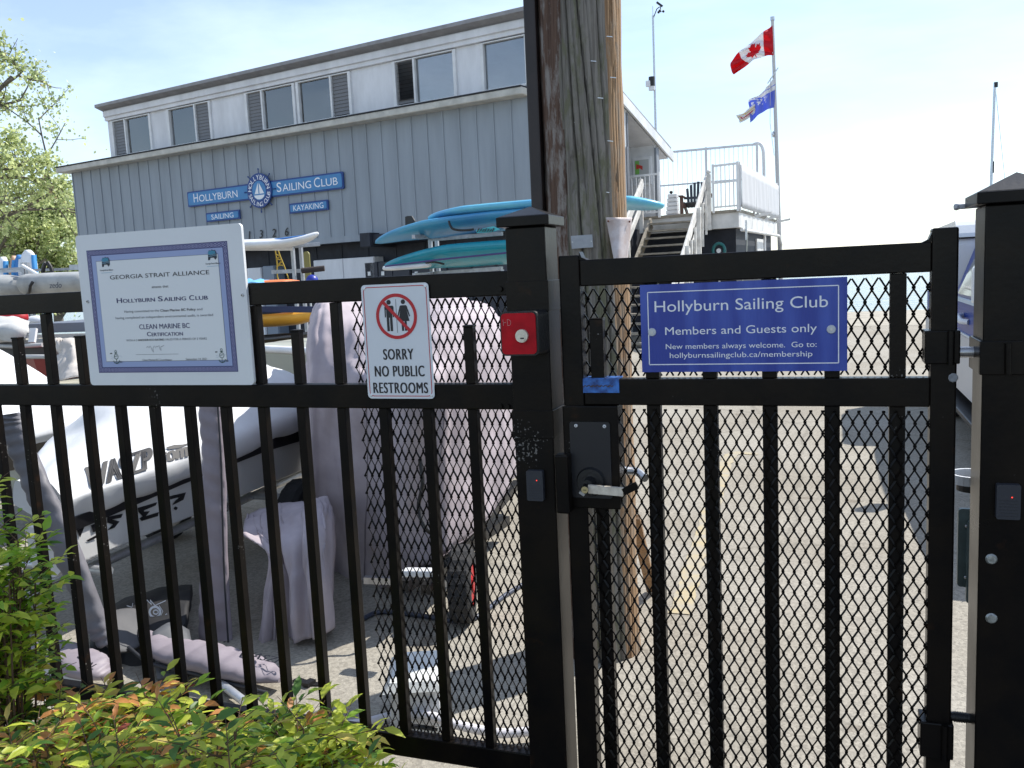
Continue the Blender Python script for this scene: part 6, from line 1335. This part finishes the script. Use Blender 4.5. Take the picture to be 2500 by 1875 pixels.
for lab, px, M in (('red boat bag lying at the extreme left edge', 22, mat('red_bag', lin(170,24,36), .6)), ('white fender resting on the flat trailer', 88, M_white)):
    c = at(px, 776 if px < 50 else 783, 7.9 if px < 50 else 8.7); t = thing('boat_bag' if px < 50 else 'fender', c, lab, 'bag' if px < 50 else 'fender'); MB().sphere(c, .16 if px < 50 else .10, 14, sc=(1.7,1,.7)).build('body', M, t)
# ------------------------------------------------------------------ blue pickup truck
M_blue = mat('truck_blue', lin(14,50,132), .35, spec=.3); M_silv = mat('truck_silver_white', (.40,.43,.47), .35); M_capw = mat('canopy_white', (.66,.68,.70), .3); M_tg = mat('truck_glass', (.03,.04,.045), .05, spec=.8)
tk = thing('pickup_truck', (1.9, 7.6, 0), 'blue and silver pickup truck with a white canopy behind the right post', 'truck')
TX0, TX1 = 1.02, 2.92
def yz(pts, x0, x1, m_, name, bevel=.03, par=tk): return MB().prism([Vector((x0, y, z)) for y, z in pts], (x1-x0, 0, 0)).build(name, m_, par, bevel=bevel)
def arch(yc, r, n=8): return [(yc+r*math.cos(math.pi*k/n), .42+r*math.sin(math.pi*k/n)) for k in range(n+1)]
low = [(4.72,.45), (4.66,.88), (10.5,.88), (10.5,.50)]+arch(9.1,.42)+arch(5.75,.42)
yz(low, TX0, TX1, M_silv, 'lower_body')
yz([(4.68,.8805), (4.75,1.00), (5.0,1.06), (6.3,1.13), (10.48,1.15), (10.49,.8805)], TX0+.012, TX1-.012, M_blue, 'upper_body')
cabp = [(6.15,1.1), (6.85,1.70), (7.25,1.76), (8.30,1.76), (8.50,1.68), (8.58,1.12)]
cab = MB(); q = [Vector((TX0+.03+.22*max(0,(z-1.12)/.64), y, z)) for y, z in cabp]; q2 = [Vector((TX1-.03-.22*max(0,(z-1.12)/.64), y, z)) for y, z in cabp]; cab.loft([q, q2], True, True, smooth=False); cabo = cab.build('cab', M_blue, tk, bevel=.03)
def sidewin(pts, s_, m_=M_tg, off=.012):
    P = [Vector(((TX0+.03+.22*max(0,(z-1.12)/.64)-off) if s_ < 0 else (TX1-.03-.22*max(0,(z-1.12)/.64)+off), y, z)) for y, z in pts]; return MB().add(P, [tuple(range(len(P)))])
for s_ in (-1, 1):
    sidewin([(6.42,1.19), (6.95,1.64), (7.10,1.68), (8.12,1.68), (8.38,1.19)], s_).build('side_window', M_tg, cabo)
    P = [Vector(((TX0+.03 if s_ < 0 else TX1-.03)+.22*((z-1.12)/.64)*(1 if s_ < 0 else -1)-.014*(-s_)*-1, y, z)) for y, z in ((6.40,1.16),(6.93,1.665),(7.10,1.70),(8.14,1.70),(8.41,1.16),(6.40,1.16))]
    MB().tube(P, .012, 6).build('window_trim', M_silv, cabo)
canp = [(8.61,1.16), (8.61,1.66), (8.75,1.82), (10.2,1.80), (10.46,1.60), (10.47,1.16)]
yz(canp, TX0+.06, TX1-.06, M_capw, 'canopy', .06)
yz([(8.59,1.655), (8.59,1.67), (10.48,1.67), (10.48,1.655)], TX0+.045, TX1-.045, M_black2, 'canopy_seam', .002)
yz([(6.9,1.765), (7.0,1.80), (8.35,1.82), (8.45,1.765)], TX0+.35, TX1-.35, M_capw, 'roof_panel', .02)
yz([(6.1,.885), (6.1,.90), (10.4,.90), (10.4,.885)], TX0-.004, TX0+.0115, mat('trim_pale_blue', (.45,.55,.65), .3), 'side_moulding', .001)
yz([(6.3,1.135), (6.3,1.165), (8.5,1.175), (8.5,1.145)], TX0-.003, TX0+.02, MATS['trim_pale_blue'], 'window_sill_strip', .002)
mi = at(2374, 695, 6.5)
a = MB(); c = Vector((.962, 6.45, 1.315)); a.obox(c, (.062,0,0), (0,.045,0), (0,0,.125)); a.bar(c+Vector((.06,0,-.08)), Vector((TX0+.03, 6.50, 1.17)), .05, .05); a.build('wing_mirror', M_capw, tk, bevel=.03)
a = MB(); c = Vector((TX1+.085, 6.45, 1.315)); a.obox(c, (.095,0,0), (0,.045,0), (0,0,.125)); a.bar(c+Vector((-.06,0,-.08)), Vector((TX1-.03, 6.50, 1.17)), .05, .05); a.build('wing_mirror', M_capw, tk, bevel=.03)
dh = at(2355, 770, 7.6); a = MB(); a.tube(crv([Vector((TX0+.01,7.80,1.035)), Vector((TX0-.035,7.74,1.035)), Vector((TX0-.04,7.62,1.02)), Vector((TX0-.035,7.55,1.005)), Vector((TX0+.01,7.50,1.0))], 4), .022, 8); a.build('door_handle', M_capw, tk)
a = MB(); a.add([Vector((TX0+.009, y, z)) for y, z in ((7.05,1.09), (6.72,1.09), (6.76,.925), (7.02,.955))], [(0,1,2,3)], 0); letters(a, '7', Vector((TX0+.0088, 6.9, .99)), Vector((0,-1,0)), EZ, h=.07, bold=.03, mi=1, lift=.002); a.build('door_number', [M_capw, M_blue], tk, recalc=False)
a = MB(); a.box(TX0-.06, TX0+.14, 6.3, 8.6, .285, .325); a.build('running_board', M_black2, tk, bevel=.01)
a = MB(); a.box(TX0+.2, TX1-.2, 4.9, 10, .30, .46); a.build('chassis', M_black2, tk)
a = MB(); a.box(TX0+.05, TX1-.05, 4.56, 4.72, .45, .68); a.build('front_bumper', M_steel, tk, bevel=.03)
a = MB(); a.box(TX0+.05, TX1-.05, 10.5, 10.65, .48, .68); a.build('rear_bumper', M_steel, tk, bevel=.03)
for s_ in (TX0+.28, TX1-.28): MB().disc((s_, 4.672, .95), (0,-1,0), .085, .03, 20).build('headlight', mat('lamp_glass', (.6,.62,.62), .1), tk)
for s_, x in ((-1, TX0+.02), (1, TX1-.24)):
    for y in (5.75, 9.1): wheel(tk, Vector((x+.11, y, .37)), (1,0,0), .37, .22, M_steel, knobs=False)
a = MB(); a.add([Vector((TX0+.25,6.17,1.15)), Vector((TX1-.25,6.17,1.15)), Vector((TX1-.33,6.80,1.68)), Vector((TX0+.33,6.80,1.68))], [(0,1,2,3)]); o_ = a.build('windscreen', M_tg, cabo, solid=.01); o_.location = (0,-.03,.012)
# ------------------------------------------------------------------ foliage
def leafmat(name, c, tr=.35, rough=.45): return mat(name, c, rough, var=.35, vscale=18, tr=tr)
ML = [leafmat('leaf_green', (.24,.40,.04), .45), leafmat('leaf_yellow_green', (.52,.58,.08), .45), leafmat('leaf_deep_green', (.08,.18,.03), .4), leafmat('leaf_orange', (.62,.28,.10), .45), leafmat('leaf_gold', (.66,.52,.14), .45), leafmat('leaf_red', (.32,.08,.045))]
M_stem = mat('leaf_stem', (.10,.055,.03), .7)
def leaf(mb, p, d, n, ln, wd, mi, curl=.15):
    d = d.normalized(); x = d.cross(n)
    if x.length < 1e-4: x = d.orthogonal()
    x.normalize(); n = x.cross(d)
    mid = [p, p+d*ln*.35-n*ln*curl*.15, p+d*ln*.7-n*ln*curl*.5, p+d*ln-n*ln*curl*1.2]
    l = [mid[1]+x*wd*.42+n*wd*.16, mid[2]+x*wd*.34+n*wd*.13]; r = [mid[1]-x*wd*.42+n*wd*.16, mid[2]-x*wd*.34+n*wd*.13]
    mb.add([mid[0], mid[1], mid[2], mid[3], l[0], l[1], r[0], r[1]], [(0,1,4), (1,2,5,4), (2,3,5), (0,6,1), (1,6,7,2), (2,7,3)], mi, True)
def rvec(rr): return Vector((rr.gauss(0,1), rr.gauss(0,1), rr.gauss(0,1))).normalized()
def shrub(name, base, H, rad, nst, label, seed, ll, mix, cat='shrub', spread=1.0, group=None, lw=.42, density=1.0, top=None):
    rr = random.Random(seed); t = thing(name, base, label, cat, group); sm, lm = MB(), MB()
    for s_ in range(nst):
        an = rr.random()*6.283; r_ = rad*math.sqrt(rr.random()); tip = Vector((base[0]+r_*math.cos(an), base[1]+r_*math.sin(an)*.62*spread, 0))
        hh = H*(.72+.38*rr.random())*(1-.25*(r_/rad)**2)
        b0 = Vector((base[0]+(tip.x-base[0])*.4, base[1]+(tip.y-base[1])*.4, 0)); tp = Vector((tip.x, tip.y, hh))
        if tp.y > 2.0: tp.y = 2.0-rr.random()*.06
        P = crv([b0, lerp(b0, tp, .5)+Vector((rr.gauss(0,.02), rr.gauss(0,.02), .02)), tp], 5); sm.tube(P, [.0045-.0028*i/len(P) for i in range(len(P))], 5)
        nl = int(rr.randint(5, 8)*density)
        for k in range(nl):                    # leaf sprays along the upper stem
            f = 1-.55*(k/nl)**1.2; q = lerp(b0, tp, f); u = Vector((math.cos(k*2.4+s_), math.sin(k*2.4+s_), .25+.6*f*rr.random())).normalized()
            ln = ll*(2.0+rr.random()*1.6); e = q+u*ln
            if e.y > 2.03: e.y = 2.03
            sm.tube([q, lerp(q, e, .5)+Vector((0,0,.006)), e], [.0016,.0013,.0008], 4)
            tipcol = rr.random()
            for j in range(rr.randint(5, 8)):
                g = .25+.75*(j/7); b_ = lerp(q, e, g); sd_ = (u.cross(EZ)).normalized()*(1 if j % 2 else -1)
                dd = (u*.7+sd_*(1.0 if j < 6 else .1)+rvec(rr)*.35+Vector((0,0,-.05))).normalized(); nv = (EZ+rvec(rr)*.55).normalized()
                w_ = rr.random(); mi = 0; acc = 0
                mm = mix if f < .8 else mix
                tot = sum(mm); acc = 0
                w_ = (w_*.6+tipcol*.4)*tot
                for i_, v in enumerate(mm):
                    acc += v
                    if w_ <= acc: mi = i_; break
                L_ = ll*(.75+.5*rr.random())
                bb_ = b_+dd*L_
                if bb_.y > 2.045: dd.y -= (bb_.y-2.045)/L_; 
                leaf(lm, b_, dd, nv, L_, L_*lw*(.8+.4*rr.random()), mi, .1+.25*rr.random())
    sm.build('stem', M_stem, t, recalc=False); lm.build('foliage', ML, t, recalc=False)
    return t
def shrub_at(px, py, Y, **k):
    p = at(px, py, Y); return shrub('nandina_shrub', (p.x, Y, 0), p.z, **k)
grp = 'nandina shrubs along the foot of the fence'
shrub_at(20, 1790, 1.66, rad=.34, nst=46, label='nandina shrub with many orange leaves in the bottom left corner', seed=1, ll=.050, mix=(4,3,2,3,2,1), group=grp)
shrub_at(270, 1762, 1.74, rad=.30, nst=44, label='nandina shrub with orange and red leaves under the certificate', seed=2, ll=.052, mix=(3,4,1.5,3,3,1), group=grp)
shrub_at(500, 1812, 1.70, rad=.27, nst=40, label='yellow green nandina shrub below the upright foil cover', seed=3, ll=.052, mix=(3,5,1.5,1,3,.4), group=grp)
shrub_at(715, 1785, 1.76, rad=.13, nst=30, label='nandina shrub with gold tips at the right end of the hedge', seed=4, ll=.056, mix=(3,5,1.5,1.4,2.5,.3), group=grp)
shrub_at(150, 1830, 1.45, rad=.30, nst=40, label='low nandina shrub at the front of the hedge on the left', seed=5, ll=.047, mix=(4,4,2,2,2,.8), group=grp)
shrub_at(560, 1850, 1.44, rad=.26, nst=40, label='low nandina shrub at the front of the hedge in the middle', seed=6, ll=.047, mix=(4,5,2,1.2,2,.4), group=grp)
p = at(30, 1265, 1.72); shrub('privet_shrub', (p.x-.14, 1.72, 0), p.z, .16, 44, 'tall bright green shrub rising beside the pickets at the left edge', 11, .046, (6,5,2,0,.3,0), density=1.25, lw=.5)
p = at(985, 1850, 2.25); shrub('ground_weed', (p.x, 1.95, 0), .17, .10, 12, 'small green weed below the bottom rail of the fence', 12, .03, (5,3,2,0,0,0), 'weed')
p = at(1000, 1830, 2.3)
# ------------------------------------------------------------------ trees
TL = [leafmat('tree_leaf_light', (.50,.54,.27), .55), leafmat('tree_leaf_mid', (.38,.43,.20), .5), leafmat('tree_leaf_dark', (.20,.26,.10), .45), leafmat('tree_leaf_russet', (.32,.24,.14), .4)]
M_bark = mat('tree_bark', (.15,.13,.11), .9, var=.3, vscale=8)
def tree(base, H, crown_r, label, seed, ls=.13, nl=7000, levels=4, trunk=.22, mix=(5,4,2,.6), low=.25, lean=(0,0), gap=.35, cat='tree'):
    rr = random.Random(seed); base = Vector(base); t = thing('broadleaf_tree', base, label, cat); tm, lm = MB(), MB(); tips = []
    def limb(p, d, ln, r, lv):
        P = [p]; q = p.copy(); dd = d.copy(); n_ = 4
        for i in range(n_):
            dd = (dd+rvec(rr)*.16+Vector((0,0,.05))).normalized(); q = q+dd*ln/n_; P.append(q.copy())
        tm.tube(P, [r*(1-.5*i/n_) for i in range(n_+1)], 7 if lv < 2 else 4, caps=False)
        if lv >= levels-1: tips.extend(P[1:])
        if lv < levels:
            for k in range(rr.randint(3, 4) if lv else 7):
                f = rr.uniform(.35, 1) if lv else rr.uniform(low, 1); j = min(n_-1, int(f*n_)); b_ = P[j]+(P[j+1]-P[j])*(f*n_-j)
                side = rvec(rr); side = (side-dd*side.dot(dd)).normalized(); nd = (dd*rr.uniform(.35,.8)+side*rr.uniform(.6,1.0)+Vector((0,0,.12))).normalized()
                limb(b_, nd, ln*rr.uniform(.48,.68) if lv else crown_r*rr.uniform(.6,.95)*(1.15-.55*f), r*rr.uniform(.42,.6), lv+1)
    limb(base, Vector((lean[0], lean[1], 1)).normalized(), H*.82, trunk, 0)
    cl_ = [tp for tp in tips if rr.random() > gap]
    per = max(3, nl//max(1, len(cl_)))
    for c in cl_:
        w0 = rr.random()*sum(mix)
        for k in range(per):
            p = c+rvec(rr)*abs(rr.gauss(0, ls*2.4)); mi = 0; acc = 0; w_ = (w0*.6+rr.random()*sum(mix)*.4)
            for i_, v in enumerate(mix):
                acc += v
                if w_ <= acc: mi = i_; break
            d = (rvec(rr)+Vector((0,0,-.3))).normalized(); n = (EZ*.6+rvec(rr)).normalized(); L_ = ls*rr.uniform(.6,1.25); x = d.cross(n)
            if x.length < 1e-3: continue
            x = x.normalized()*L_*.42; lm.add([p, p+d*L_*.5+x, p+d*L_, p+d*L_*.5-x], [(0,1,2,3)], mi, False)
    tm.build('trunk', M_bark, t, recalc=False); lm.build('crown', TL, t, recalc=False)
    return t
def tb_(px, Y): q = at(px, 720, Y); return (q.x, Y, 0)
tree(tb_(-190, 22), 13.6, 5.4, 'tall sparse pale leaved tree at the left edge reaching above the clubhouse eave', 21, ls=.13, nl=15000, gap=.42, low=.22)
tree(tb_(-40, 27), 6.2, 3.6, 'rounded bright green tree behind the upright boards', 22, ls=.15, nl=15000, gap=.12, low=.18, mix=(5,5,2,.2))
tree(tb_(135, 30), 5.2, 3.0, 'lower bushy green tree beside the left corner of the clubhouse', 23, ls=.15, nl=13000, gap=.05, low=.10, mix=(4,5,3,.1))
tree(tb_(60, 34), 5.2, 3.2, 'darker green bushy tree far behind the upright boards', 24, ls=.17, nl=11000, gap=.05, low=.08, mix=(2,5,4,.1))
